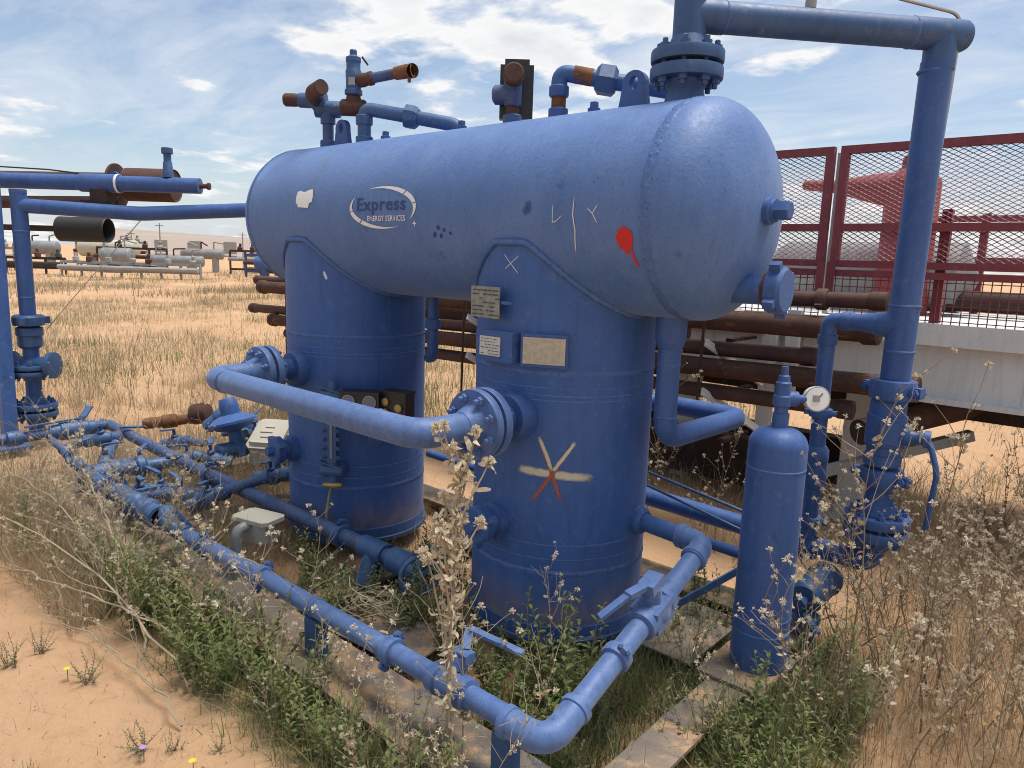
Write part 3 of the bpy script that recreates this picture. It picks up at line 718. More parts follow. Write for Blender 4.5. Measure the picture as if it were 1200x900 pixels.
part('nozzle_pipe', MB().tube([E2 + dirN * .08, NZ], .037, 24).lathe([(.06, 0), (.058, .045), (.046, .06)], NZ, -dirN, 28), 'blue', fl)
# ball valve and coupling on the slanting pipe
c = E1 + dirE * .66; upn = (Vector((0, 0, 1)) - dirE * dirE.z).normalized(); sd_ = dirE.cross(upn)
bv = part('ball_valve', MB().lathe([(.040, -.10), (.054, -.095), (.056, -.05), (.047, -.045), (.054, -.03), (.058, 0), (.054, .03), (.047, .045), (.056, .05), (.054, .095), (.04, .10)], c, dirE, 28).box(c, (.13, .105, .085), Matrix((dirE, sd_, upn)).transposed()), 'blue_pipe', fl)
part('valve_stem', MB().lathe([(.035, .05), (.035, .10)], c, upn, 16).box(c + upn * .115, (.085, .06, .04), Matrix((dirE, sd_, upn)).transposed()), 'blue_pipe', bv)
h0 = c + upn * .125; part('valve_lever', MB().bar(h0 - dirE * .02, h0 - dirE * .11 - sd_ * .03 + upn * .005, .034, .018, upn).bar(h0 - dirE * .10 - sd_ * .028 + upn * .003, h0 - dirE * .20 - sd_ * .09 - upn * .045, .028, .014, upn), 'blue_pipe', bv, 20)
clamp(fl, E1 + dirE * .40, dirE, .038, 'blue_pipe', .045, up=(.5, -.3, .6))
# ball valve + couplings on the front pipe
c = Vector((.46, YF, ZF - .002))
bv = part('ball_valve', MB().lathe([(.038, -.085), (.050, -.08), (.052, -.045), (.044, -.04), (.050, -.02), (.050, .03), (.044, .04), (.052, .045), (.050, .08), (.038, .085)], c, (1, 0, 0), 28), 'blue_pipe', fl)
part('valve_stem', MB().lathe([(.03, .05), (.03, .09)], c, (0, .5, .86), 14).box(c + Vector((0, .05, .085)), (.07, .045, .03)), 'blue_pipe', bv)
part('valve_lever', MB().bar(c + Vector((0, .06, .10)), c + Vector((-.04, .12, .135)), .03, .012).bar(c + Vector((-.04, .12, .135)), c + Vector((.16, .16, .11)), .028, .012), 'blue_pipe', bv, 20)
clamp(fl, (.16, YF, ZF - .005), (1, 0, 0), .038, 'blue_pipe', .045, up=(0, .6, .8))
clamp(fl, (-.70, YF, ZF - .014), (1, 0, 0), .038, 'blue_pipe', .045, up=(0, .6, .8))
part('coupling_ring', MB().lathe([(.037, -.01), (.041, -.006), (.041, .006), (.037, .01)], (-.30, YF, ZF - .008), (1, 0, 0), 28), 'blue_pipe', fl)
part('pipe_support', MB().box((-.30, YF, .183), (.08, .055, .160)), 'blue_dark', fl)
part('pipe_support', MB().box((.70, YF, .183), (.07, .055, .160)), 'blue_dark', fl)
part('end_elbow', MB().tube(fil([(-1.40, YF, ZF - .03), (-1.60, YF, ZF - .03), (-1.66, YF + .01, ZF + .03), (-1.68, YF + .12, ZF - .12)], .06, 6), .042, 20), 'blue_dark', fl)
clamp(fl, (-1.22, YF, ZF - .026), (1, 0, 0), .038, 'blue_dark', .045)

# ------------------------------------------------------------------ water line with handwheel valve (behind, along the legs)
wlm = thing('water_dump_line', (-1.8, -.46, 0), 'old blue pipe with a round handwheel valve at the foot of the far leg', 'piping')
YW, ZW = -.46, .25
part('pipe', MB().tube([(-4.15, YW + .05, ZW), (-2.6, YW, ZW), (-.42, YW, ZW)], .040, 20), 'blue_old', wlm)
clamp(wlm, (-.95, YW, ZW), (1, 0, 0), .046, 'blue_dark', .05); clamp(wlm, (-2.35, YW, ZW), (1, 0, 0), .046, 'blue_old', .05)
part('tee', MB().lathe([(.055, -.09), (.055, .09)], (-.68, YW, ZW), (1, 0, 0), 20).lathe([(.05, 0), (.05, .16)], (-.68, YW, ZW), (0, -.4, -1), 20), 'blue_dark', wlm)
gv = part('gate_valve', MB().lathe([(.05, -.07), (.06, -.06), (.06, .06), (.05, .07)], (-.48, YW, ZW), (1, 0, 0), 20).lathe([(.05, 0), (.045, .06), (.03, .09), (.018, .10), (.018, .15)], (-.42, YW, ZW), (.9, -.42, .1), 18), 'blue_dark', wlm)
hc = Vector((-.29, YW - .06, ZW + .015)); hax = Vector((.9, -.42, .1)).normalized()
hw = MB().ring(hc, hax, .085, .011, 36, 8)
q = hax.to_track_quat('Z', 'Y')
for k in range(4):
    a = k * math.pi / 2 + .4; d = q @ Vector((math.cos(a), math.sin(a), 0)); hw.bar(hc, hc + d * .085, .016, .01, hax)
hw.lathe([(.022, -.02), (.022, .02)], hc, hax, 12)
part('handwheel', hw, 'blue_dark', wlm)
part('stem_nut', MB().lathe([(.014, .02), (.014, .04)], hc, hax, 6), 'stainless', wlm)
part('cross_pipe', MB().tube([(-4.12, -1.6, .25), (-4.15, YW + .05, .25)], .042, 18), 'blue_old', wlm)
bvv = part('ball_valve', MB().lathe([(.045, -.16), (.055, -.15), (.06, -.09), (.07, -.08), (.07, .1), (.058, .11), (.055, .16), (.045, .17)], (-4.14, -.68, .25), (0, 1, 0), 20), 'blue_dark', wlm)
part('valve_lever', MB().bar((-4.14, -.60, .34), (-4.22, -.52, .40), .05, .014).bar((-4.14, -.62, .335), (-4.1, -1.0, .33), .03, .01).lathe([(.03, 0), (.03, .09)], (-4.14, -.62, .25), (0, 0, 1), 12), 'blue_dark', bvv, 20)
part('valve_lever', MB().bar((-3.75, YW - .01, .31), (-3.62, YW + .1, .32), .04, .012), 'blue_dark', wlm, 20)
part('cap', MB().lathe([(.05, 0), (.055, .02), (.055, .09), (.03, .1)], (-4.12, -1.02, .25), (0, -1, 0), 20), 'blue_dark', wlm)

# front-left stub assembly with open coupling
ls = thing('open_coupling_line', (-2.5, -1.0, 0), 'blue valve and pipe stub with open grooved end lying left of the skid', 'piping')
part('stub_pipe', MB().tube([(-2.85, -1.0, .25), (-2.80, YW, .25)], .040, 20), 'blue_dark', ls)
part('stub_valve', MB().lathe([(.04, -.2), (.055, -.19), (.058, -.1), (.072, -.09), (.072, -.05), (.05, -.04), (.05, .05), (.072, .06), (.072, .1), (.045, .12)], (-2.83, -.78, .25), (.08, 1, 0), 22), 'blue_dark', ls)
part('run_pipe', MB().tube([(-2.85, -1.0, .25), (-1.95, -1.0, .25)], .042, 20), 'blue_dark', ls)
part('open_coupling', MB().lathe([(.045, -.5), (.06, -.48), (.06, -.42), (.048, -.40), (.048, -.30), (.066, -.29), (.066, -.22), (.05, -.20), (.05, -.12), (.068, -.11), (.068, -.05), (.053, -.04), (.053, .02), (.066, .025), (.066, .06), (.050, .062), (.047, 0), (.045, -.1)], (-1.86, -1.0, .25), (1, .0, 0), 24), 'blue_dark', ls)
part('valve_wing', MB().bar((-2.15, -.98, .31), (-2.05, -.88, .34), .035, .016), 'blue_dark', ls, 20)
part('pipe_support', MB().box((-2.3, -1.0, .155), (.07, .08, .105)), 'blue_dark', ls)
part('elbow', MB().tube(fil([(-2.80, -1.0, .25), (-2.90, -1.0, .25), (-2.93, -1.0, .08)], .05, 6), .046, 18), 'blue_dark', ls)
part('flange', MB().lathe([(.085, 0), (.085, .025)], (-2.50, -1.0, .25), (1, .0, 0), 24).lathe([(.085, .035), (.085, .06)], (-2.50, -1.0, .25), (1, .0, 0), 24), 'blue_dark', ls)
# loose valves and fittings half sunk in the weeds
fr_ = random.Random(21)
spots = [(-3.35, -.72, 'leftmost small blue fitting beyond the open coupling line'), (-3.05, -.28, 'small blue valve beside the tilted diaphragm regulator'), (-2.45, -.72, 'small blue valve lying between the two left pipes'), (-3.55, -.15, 'small blue fitting before the rusty union'), (-2.25, -.68, 'blue fitting nearest the open pipe end in the weeds'), (-2.55, .25, 'blue fitting behind the diaphragm regulator'), (-3.15, .30, 'blue fitting right of the rusty union'), (-2.15, -.15, 'small blue valve left of the far leg foot'), (-3.25, -.95, 'blue valve lying before the left stub elbow'), (-2.65, -.30, 'blue valve between regulator and old pipe'), (-3.45, .45, 'farthest small blue fitting behind the rusty union'), (-2.35, -.88, 'blue fitting wedged behind the open coupling'), (-3.0, -.62, 'small blue valve touching the left stub valve'), (-3.75, -.6, 'blue fitting beside the far ball valve'), (-2.05, -.62, 'blue fitting behind the far end of the front pipe')]
for k, (x, y, lab) in enumerate(spots):
    th_ = thing('loose_fitting', (x, y, .1), lab, 'fitting', 'loose fittings among the left pipes'); d = Vector((fr_.uniform(-1, 1), fr_.uniform(-1, 1), fr_.uniform(-.1, .3))).normalized(); r0_ = fr_.uniform(.028, .04); z0_ = fr_.uniform(.17, .26)
    part('body', MB().lathe([(r0_ * .8, -.13), (r0_ * 1.2, -.12), (r0_ * 1.2, -.07), (r0_, -.06), (r0_ * 1.5, -.03), (r0_ * 1.5, .03), (r0_, .06), (r0_ * 1.25, .07), (r0_ * 1.25, .12), (r0_ * .8, .13)], (x, y, z0_), d, 18), 'blue_dark', th_)
    part('bonnet', MB().lathe([(r0_ * .8, .02), (r0_ * .7, .07), (r0_ * .35, .075), (r0_ * .35, .12)], (x, y, z0_), (0.2, -.2, 1), 14), 'blue_dark' if k % 3 else 'blue_old', th_)
    part('handle', MB().bar((x + .02, y - .02, z0_ + .115), (x + .02 + d.y * .13, y - .02 - d.x * .13, z0_ + .13), .028, .01), 'blue_dark', th_, 20)
    part('tail_pipe', MB().tube([Vector((x, y, z0_)) + d * .1, Vector((x, y, z0_)) + d * fr_.uniform(.22, .4) - Vector((0, 0, .04))], r0_ * .8, 14), 'blue_old', th_)

# regulator with diaphragm, meter boxes, small odds
rg = thing('diaphragm_regulator', (-2.70, .02, .0), 'blue regulator with wide tilted diaphragm disc among the weeds', 'regulator')
rc0 = Vector((-2.82, -.06, .46)); rax = Vector((-.25, -.1, 1)).normalized()
part('diaphragm_case', MB().lathe([(.06, -.07), (.12, -.05), (.155, -.02), (.165, -.018), (.165, .0), (.155, .004), (.12, .03), (.07, .05)], rc0, rax, 36), 'blue', rg)
part('spring_bonnet', MB().lathe([(.07, .04), (.068, .10), (.055, .16), (.05, .165), (.02, .168)], rc0, rax, 24), 'blue', rg)
part('adjusting_screw', MB().lathe([(.008, .16), (.008, .22)], rc0, rax, 8), 'steelgrey', rg)
part('regulator_body', MB().lathe([(.05, -.26), (.06, -.2), (.045, -.06)], rc0, rax, 20).lathe([(.04, -.17), (.055, -.16), (.055, .16), (.04, .17)], rc0 - rax * .2, (0, 1, 0), 18), 'blue_dark', rg)
un = thing('rusty_union_fittings', (-3.4, .15, 0), 'rusty brown union and corroded fittings lying behind the left pipes', 'fittings')
part('union', MB().lathe([(.06, -.07), (.085, -.06), (.085, .02), (.07, .03), (.07, .07), (.05, .08)], (-3.75, .15, .33), (.8, .5, .2), 18), 'rust', un)
part('corroded_valve', MB().lathe([(.03, -.2), (.045, -.18), (.045, -.06), (.055, -.05), (.055, .05), (.04, .06), (.04, .25)], (-3.85, -.06, .28), (.4, .9, .05), 14), 'rust_o', un)
part('blue_fitting', MB().lathe([(.04, -.12), (.055, -.1), (.055, 0), (.07, .01), (.07, .05), (.045, .06), (.045, .16)], (-3.35, .1, .36), (.5, .6, .6), 16), 'blue_dark', un)
part('blue_fitting', MB().lathe([(.04, -.1), (.06, -.08), (.06, .06), (.04, .1)], (-3.1, .1, .33), (.9, .2, -.3), 16), 'blue_dark', un)
def rbox(w, d, h, cham, c, rot, lid=True):
    mb = MB(); P = [(-w / 2 + cham, -d / 2), (w / 2 - cham, -d / 2), (w / 2, -d / 2 + cham), (w / 2, d / 2 - cham), (w / 2 - cham, d / 2), (-w / 2 + cham, d / 2), (-w / 2, d / 2 - cham), (-w / 2, -d / 2 + cham)]
    ux, uy = rot @ Vector((1, 0, 0)), rot @ Vector((0, 1, 0)); mb.prism(P, Vector(c), ux, uy, h); return mb
rotA = Matrix.Rotation(R(35), 3, 'Z') @ Matrix.Rotation(R(30), 3, 'X')
mbx = thing('meter_box_lid', (-2.6, .11, .1), 'pale tilted box lid with faded markings left of the far leg', 'box lid')
part('lid', rbox(.24, .30, .03, .03, (-2.60, .10, .36), rotA), 'grey_box', mbx, 20)
for k in range(4):
    part('marking', MB().box(Vector((-2.60, .10, .36)) + rotA @ Vector((-.02 + .01 * (k % 2), -.09 + k * .05, .0315)), (.09 - .02 * (k % 2), .008, .002), rotA), 'ink', mbx, 20)
part('box', rbox(.22, .28, .16, .03, (-2.60, .11, .19), Matrix.Rotation(R(35), 3, 'Z')), 'grey_box', mbx, 20)
jb = thing('junction_box', (-1.15, -.78, .1), 'beige junction box with a flat lid and conduit beside front pipe', 'junction box')
part('box', rbox(.16, .11, .10, .02, (-1.17, -.79, .26), Matrix.Rotation(R(15), 3, 'Z')), 'grey_box', jb, 20)
part('lid', rbox(.23, .15, .02, .02, (-1.17, -.79, .361), Matrix.Rotation(R(15), 3, 'Z')), 'grey_box', jb, 20)
part('conduit', MB().tube(fil([(-1.15, -.92, .08), (-1.16, -.91, .34), (-1.17, -.84, .345)], .04, 5), .026, 14), 'silver', jb)

# ------------------------------------------------------------------ level gauge and instruments on the far leg
lg = thing('level_gauge', (-1.15, -.36, .45), 'blue sight level gauge with bolted column on the far leg', 'level gauge')
ph = 38
def gp(z, off, ph_=ph): return lpt(ph_, z, X1, off)
dn_ = Vector((math.sin(R(ph)), -math.cos(R(ph)), 0)); dt_ = Vector((math.cos(R(ph)), math.sin(R(ph)), 0))
for z in (.93, .53):
    part('gauge_valve', MB().lathe([(.032, -.02), (.032, .03), (.02, .035), (.02, .07)], gp(z, 0, ph + 4), dn_, 14).lathe([(.03, -.06), (.036, -.05), (.036, .05), (.03, .06)], gp(z, .085), dt_, 14).lathe([(.022, -.07), (.028, -.06), (.028, .06), (.018, .08)], gp(z, .085), (0, 0, 1), 12)
         .bar(gp(z + .05, .09) - dt_ * .07, gp(z + .02, .11) + dt_ * .06, .03, .01), 'blue_dark', lg, 30)
colm = part('gauge_column', MB().box(gp(.73, .085), (.05, .06, .30), Matrix((dt_, dn_, Vector((0, 0, 1)))).transposed()), 'blue_dark', lg, 20)
part('sight_glass', MB().box(gp(.73, .117), (.014, .004, .26), Matrix((dt_, dn_, Vector((0, 0, 1)))).transposed()), 'glass', lg, 20)
bm_ = MB().lathe([(.012, 0), (.012, .014), (.007, .015), (.007, .026)], (0, 0, 0), (0, 0, 1), 6).mesh('bolt', (0, 0, 0), 30); bm_.materials.append(M['blue_dark'])
for k in range(6):
    for sg in (-1, 1):
        o = bpy.data.objects.new('bolt', bm_); col.objects.link(o); o.parent = colm; o.rotation_mode = 'QUATERNION'; o.rotation_quaternion = (dn_ + dt_ * sg * .6).to_track_quat('Z', 'Y')
        o.location = gp(.61 + k * .048, .112) + dt_ * sg * .032 - WLOC[colm.name]
part('drain_tube', MB().tube(fil([gp(.52, .10), gp(.44, .10) - dt_ * .01, gp(.30, .12) - dt_ * .03, gp(.12, .13) - dt_ * .02], .03, 4), .007, 8), 'straw', lg)
part('drain_cock', MB().lathe([(.012, -.05), (.014, -.03), (.02, 0), (.012, .05)], gp(.455, .10), dt_, 10), 'brass', lg)
ib = thing('instrument_panel', (-1.0, -.32, .85), 'black box with two round dials bracketed in front of the far leg', 'instrument box')
ic = Vector((-1.01, -.29, .905)); idn = Vector((.60, -.80, 0)).normalized(); idt = Vector((.80, .60, 0)).normalized(); IR = Matrix((idt, -idn, Vector((0, 0, 1)))).transposed()
part('box', MB().box(ic, (.205, .09, .125), IR), 'black', ib, 20)
part('bracket', MB().bar(ic - idn * .045, ic - idn * .20 - idt * .05, .03, .03), 'blue_dark', ib, 20)
for sx in (-.055, .055):
    dl_ = part('dial', MB().lathe([(.033, 0), (.033, .006), (.026, .008)], ic + idn * .045 + idt * sx + Vector((0, 0, .012)), idn, 28), 'glass', ib)
    part('bezel', MB().ring(ic + idn * .05 + idt * sx + Vector((0, 0, .012)), idn, .032, .004, 28, 6), 'steelgrey', dl_)
ib2 = thing('brass_gauge_box', (-.85, -.2, .85), 'black box with brass gauges beside the two dial instrument box', 'instrument box')
ic2 = ic + idt * .19 + idn * .0; IR2 = IR @ Matrix.Rotation(R(-22), 3, 'Z'); i2n = IR2 @ Vector((0, -1, 0)); i2t = IR2 @ Vector((1, 0, 0))
part('box', MB().box(ic2, (.15, .08, .12), IR2).box(ic2 + Vector((0, 0, .066)) , (.16, .09, .010), IR2), 'black', ib2, 20)
part('bracket', MB().bar(ic2 - i2n * .04, ic2 - i2n * .22 - i2t * .12, .03, .03), 'blue_dark', ib2, 20)
for sx, zz_ in ((-.045, .015), (.035, -.01)):
    part('brass_gauge', MB().lathe([(.022, 0), (.022, .012), (.014, .016)], ic2 + i2n * .04 + i2t * sx + Vector((0, 0, zz_)), i2n, 20), 'brass', ib2)
part('gauge_tube', MB().tube([ic2 + i2n * .05 + i2t * -.045 + Vector((0, 0, -.02)), ic2 + i2n * .055 + i2t * 0 + Vector((0, 0, -.045)), ic2 + i2n * .055 + i2t * .05 + Vector((0, 0, -.05))], .004, 6), 'brass', ib2)
part('pipe_stub', MB().tube([lpt(70, .74, X1, 0), lpt(66, .74, X1, .10), lpt(62, .70, X1, .16)], .035, 16), 'blue', ves)

# ------------------------------------------------------------------ nameplates on the near leg
def leg_plate(name, ph0, ph1, z0, z1, standoff, tilt, mat, parent, frame=None, lines=0):
    pm = (ph0 + ph1) / 2; a = R(pm); n = Vector((math.sin(a + tilt), -math.cos(a + tilt), 0)); tdir = Vector((math.cos(a + tilt), math.sin(a + tilt), 0))
    w = 2 * RL * math.sin(R(ph1 - ph0) / 2); c = lpt(pm, (z0 + z1) / 2, X2, standoff); rot = Matrix((tdir, -n, Vector((0, 0, 1)))).transposed()
    if frame:
        base = part(name, MB().box(c - n * (standoff / 2 + .006), (w + .012, standoff + .012, z1 - z0 + .012), rot), 'blue', parent, 20)
        pl = part('label_plate', MB().box(c + n * .003 + tdir * frame[0], (w * frame[1], .004, (z1 - z0) * frame[2]), rot), mat, base, 20)
        w2, h2, off = w * frame[1], (z1 - z0) * frame[2], frame[0]
    else:
        pl = base = part(name, MB().box(c, (w, .004, z1 - z0), rot), mat, parent, 20); w2, h2, off = w, z1 - z0, 0
    q = random.Random(int(z0 * 1000))
    if lines:
        mb = MB()
        for k in range(lines):
            zc = (z0 + z1) / 2 + h2 * (.38 - .78 * k / max(lines - 1, 1)); x0 = -.42
            while x0 < .38:
                L = q.uniform(.06, .2)
                if q.random() < .75: mb.box(c + n * .0056 + tdir * (off + (x0 + L / 2) * w2) + Vector((0, 0, zc - (z0 + z1) / 2)), (L * w2, .0008, h2 * .035), rot)
                x0 += L + .05
        part('stamped_lines', mb, 'ink', pl if frame else base, 0)
    return base
leg_plate('nameplate', -23, 2, 1.425, 1.548, .05, R(6), 'plate_dull', ves, None, 7)
part('nameplate_bracket', MB().bar(lpt(-10, 1.485, X2, -.01), lpt(-10, 1.485, X2, .048), .03, .09).bar(lpt(2, 1.49, X2, .05), lpt(9, 1.49, X2, .06), .008, .012), 'blue', ves, 20)
leg_plate('data_plate', -17, 10, 1.262, 1.368, .045, R(4), 'paper', ves, (-.018, .60, .72), 6)
leg_plate('blank_plate', 13, 39, 1.255, 1.370, .022, 0, 'plate', ves, (0, .96, .90), 0)

# ------------------------------------------------------------------ lettering, sticker and paint marks
LCX, LCA = -.708, 2.6            # logo centre: x and angle
def logo_pt(u, v, off=.0022): return dpt(LCX + u, LCA + math.degrees(v / RD), off)
def text_mesh(body, cap, width, u0, v0, mat, bold):
    cu = bpy.data.curves.new('lettering', 'FONT'); cu.body = body; cu.size = 1; cu.offset = bold; cu.resolution_u = 3; cu.space_character = 1.08; cu.fill_mode = 'FRONT'
    ob = bpy.data.objects.new('lettering', cu); col.objects.link(ob); bpy.context.view_layer.update()
    me = ob.evaluated_get(bpy.context.evaluated_depsgraph_get()).to_mesh()
    vs = [v.co.copy() for v in me.vertices]; fs = [tuple(p.vertices) for p in me.polygons]
    bpy.data.objects.remove(ob); bpy.data.curves.remove(cu)
    x0, x1 = min(v.x for v in vs), max(v.x for v in vs); ytop = .70
    mb = MB(); mb.v = [tuple(logo_pt(u0 + (v.x - x0) / (x1 - x0) * width, v0 + v.y / ytop * cap)) for v in vs]; mb.f = fs
    o = part('lettering', mb, mat, drum, 0); return o
text_mesh('Express', .058, .352, -.185, -.012, 'logo_blue', .018)
text_mesh('ENERGY SERVICES', .0235, .268, -.103, -.060, 'decal_white', .012)
for flip in (1, -1):
    for s0, s1 in ((0, .46), (.475, .70), (.715, 1)):
        mb = MB(); n = 14
        for i in range(n + 1):
            s = s0 + (s1 - s0) * i / n; th = R(118 - 152 * s); tk = .034 * math.sin(math.pi * min(1, s * .98 + .01)) ** 1.1 * (.55 + .6 * s)
            for r_ in (0, 1):
                u = (.238 - tk * r_ * .9) * math.cos(th) * flip; v = (.095 - tk * r_ * .75) * math.sin(th) * flip
                mb.v.append(tuple(logo_pt(u, v)))
        mb.f = [(2 * i, 2 * i + 1, 2 * i + 3, 2 * i + 2) for i in range(n)]
        part('crescent', mb, 'decal_white', drum, 0)
mb = MB(); cx_, cy_ = .225, -.072
for k in range(12):
    a = math.pi / 6 * k; r_ = .017 if k % 3 == 0 else .006; mb.v.append(tuple(logo_pt(cx_ + r_ * math.cos(a), cy_ + r_ * math.sin(a))))
mb.f = [tuple(range(12))]; part('star_mark', mb, 'decal_white', drum, 0)

def stroke(surf, pts, w, mat, parent, name='paint_mark', n=10):
    """ribbon lying on a curved skin; pts in skin coordinates (metres across, metres up)"""
    P = [Vector(p) for p in pts]; mb = MB(); mb.uv = []; L = []
    for i in range(len(P) - 1):
        for j in range(n): L.append(P[i].lerp(P[i + 1], j / n))
    L.append(P[-1])
    for i, p in enumerate(L):
        d = (L[min(i + 1, len(L) - 1)] - L[max(i - 1, 0)]).normalized(); nn = Vector((-d.y, d.x))
        for k in range(5):
            s_ = k / 4; q_ = p + nn * w * (s_ - .5); mb.v.append(tuple(surf(q_.x, q_.y))); mb.uv.append((i / (len(L) - 1), s_))
    for i in range(len(L) - 1):
        for k in range(4): mb.f.append((i * 5 + k, i * 5 + k + 1, (i + 1) * 5 + k + 1, (i + 1) * 5 + k))
    return part(name, mb, mat, parent, 0)
dsurf = lambda x, v: dpt(x, math.degrees(v / RD), .0020)
def lsurf(off): return lambda u, z: lpt(math.degrees(u / RL), z, X2, off)
dg = lambda a: R(a) * RD; lg_ = lambda a: R(a) * RL
stroke(lsurf(.0016), [(lg_(11), .830), (lg_(30), .822), (lg_(58), .808)], .044, 'spray_white', leg2, 'spray_stroke')
stroke(lsurf(.0022), [(lg_(24), .972), (lg_(32), .84), (lg_(39), .70)], .024, 'spray_orange', leg2, 'spray_stroke')
stroke(lsurf(.0028), [(lg_(46), .966), (lg_(33), .82), (lg_(20), .69)], .022, 'spray_orange', leg2, 'spray_stroke')
stroke(lsurf(.0031), [(lg_(46), .960), (lg_(38), .88), (lg_(33), .83)], .02, 'spray_white', leg2, 'spray_stroke')
stroke(lsurf(.0031), [(lg_(24), .972), (lg_(29), .90), (lg_(33), .83)], .020, 'spray_white', leg2, 'spray_stroke')
for a, b in (((-4, 1.700), (8, 1.62)), ((8, 1.695), (-3, 1.635))):
    stroke(lsurf(.002), [(lg_(a[0]), a[1] - .02), (lg_(b[0]), b[1] - .02)], .004, 'scratch', leg2, 'chalk_mark')
mb = MB(); mb.uv = []; q = random.Random(3); rim = []
for k in range(40):
    a = 2 * math.pi * k / 40; rx_, ry_ = .034, .040; u_ = math.cos(a) * rx_ * (1 + .06 * q.gauss(0, 1)); v_ = math.sin(a) * ry_ * (1 + .05 * q.gauss(0, 1))
    if v_ < -.02: v_ += -.022 * (.5 + .5 * math.sin(u_ * 190 + 1.1))
    rim.append((u_, v_))
mb.v = [tuple(dsurf(.592, dg(-16)))] + [tuple(dsurf(.592 + a_, dg(-16) + b_)) for a_, b_ in rim]; mb.uv = [(.5, .5)] * 41; mb.f = [(0, k + 1, (k + 1) % 40 + 1) for k in range(40)]
part('red_blotch', mb, 'spray_red', drum, 0)
stroke(lambda x, v: dpt(x, math.degrees(v / RD), .0026), [(.612, dg(-20)), (.618, dg(-25)), (.630, dg(-31))], .012, 'spray_red', drum, 'red_run')
stroke(lambda x, v: dpt(x, math.degrees(v / RD), .0012), [(-1.30, dg(62)), (-1.292, dg(34)), (-1.296, dg(4))], .09, 'wash', drum, 'wash_streak')
stroke(dsurf, [(.288, dg(3)), (.284, dg(-8)), (.30, dg(-7.5)), (.335, dg(-4))], .0045, 'scratch', drum, 'scratch_mark')
stroke(dsurf, [(.384, dg(6)), (.378, dg(-4)), (.386, dg(-12)), (.374, dg(-25))], .007, 'scratch', drum, 'scratch_mark')
stroke(dsurf, [(.44, dg(-1)), (.465, dg(-4)), (.485, dg(-9))], .005, 'scratch', drum, 'scratch_mark')
stroke(dsurf, [(.485, dg(.5)), (.463, dg(-4))], .0045, 'scratch', drum, 'scratch_mark')
stroke(dsurf, [(-1.42, dg(12)), (-1.34, dg(11)), (-1.262, dg(13.5))], .085, 'peel', drum, 'torn_sticker')
stroke(lambda x, v: dpt(x, math.degrees(v / RD), .0026), [(-1.40, dg(7.5)), (-1.29, dg(7))], .05, 'peel', drum, 'torn_sticker')
for x, a in ((-.335, -9), (-.30, -10.5), (-.318, -14), (-.27, -13), (-.355, -13)):
    stroke(dsurf, [(x, dg(a)), (x + rng.uniform(-.018, .02), dg(a - rng.uniform(1.5, 4)))], rng.uniform(.010, .026), 'chip', drum, 'paint_chip')
stroke(dsurf, [(.165, dg(4)), (.17, dg(-1)), (.14, dg(-3))], .04, 'fade', drum, 'faded_patch')
stroke(lambda u, z: lpt(math.degrees(u / RL), z, X1, .002), [(lg_(28), 1.565), (lg_(31), 1.52)], .02, 'scratch', leg1, 'scratch_mark')

# ------------------------------------------------------------------ trailer with maroon railings
TY = 2.05
tr = thing('flatbed_trailer', (.2, TY + .8, 0), 'white steel trailer deck with maroon mesh railings behind the vessel', 'trailer')
TX0, TX1 = -2.6, 3.4
part('deck_edge', MB().box(((TX0 + TX1) / 2, TY + .05, 1.315), (TX1 - TX0, .14, .12)), 'white', tr, 20)
part('side_web', MB().box(((TX0 + TX1) / 2, TY + .06, 1.10), (TX1 - TX0, .02, .31)), 'white', tr, 20)
part('bottom_chord', MB().box(((TX0 + TX1) / 2, TY + .05, .945), (TX1 - TX0, .10, .03)), 'white', tr, 20)
part('deck_floor', MB().box(((TX0 + TX1) / 2, TY + 1.0, 1.345), (TX1 - TX0, 1.76, .03)), 'white', tr, 20)
part('far_web', MB().box(((TX0 + TX1) / 2, TY + 1.8, 1.14), (TX1 - TX0, .02, .38)), 'white', tr, 20)
for x in np.arange(TX0 + .4, TX1, .62): part('stiffener', MB().box((x, TY + .047, 1.10), (.012, .006, .30)).box((x + .07, TY + .045, 1.1), (.004, .01, .3)), 'white', tr, 20)
for x in (-2.2, -.65, .62): part('support_leg', MB().box((x, TY + .45, .46), (.16, .16, .93)).box((x, TY + .45, .02), (.34, .34, .03)), 'white', tr, 20)
for x in (-.4, -2.0): part('gusset', MB().prism([(-.09, 0), (-.07, -.12), (0, -.26), (.07, -.12), (.09, 0), (.05, 0), (.0, -.18), (-.05, 0)], (x, TY + .02, .93), (1, 0, 0), (0, 0, 1), -.03), 'cream', tr, 20)
part('cross_tube', MB().tube([(.80, 1.85, .74), (1.35, 2.9, .90)], .075, 20, True), 'rust', tr)
part('tube_bore', MB().lathe([(.058, 0), (.058, .004)], (.797, 1.844, .74), (-.46, -.88, -.13), 20), 'soot', tr)
part('tie_bar', MB().bar((.55, 1.95, .42), (1.25, 2.5, .70), .06, .06), 'steelgrey', tr, 20)
part('hanger', MB().bar((.93, TY + .1, .93), (.90, TY + .05, .40), .05, .015), 'white', tr, 20)
part('far_rail_beam', MB().box((.4, TY + .6, .83), (4.6, .1, .12)), 'dark_rust', tr, 20)
part('under_frame', MB().box((-.9, TY + .35, .28), (2.6, .14, .34)).box((-.9, TY + .9, .28), (2.6, .14, .34)), 'dark_rust', tr, 20)
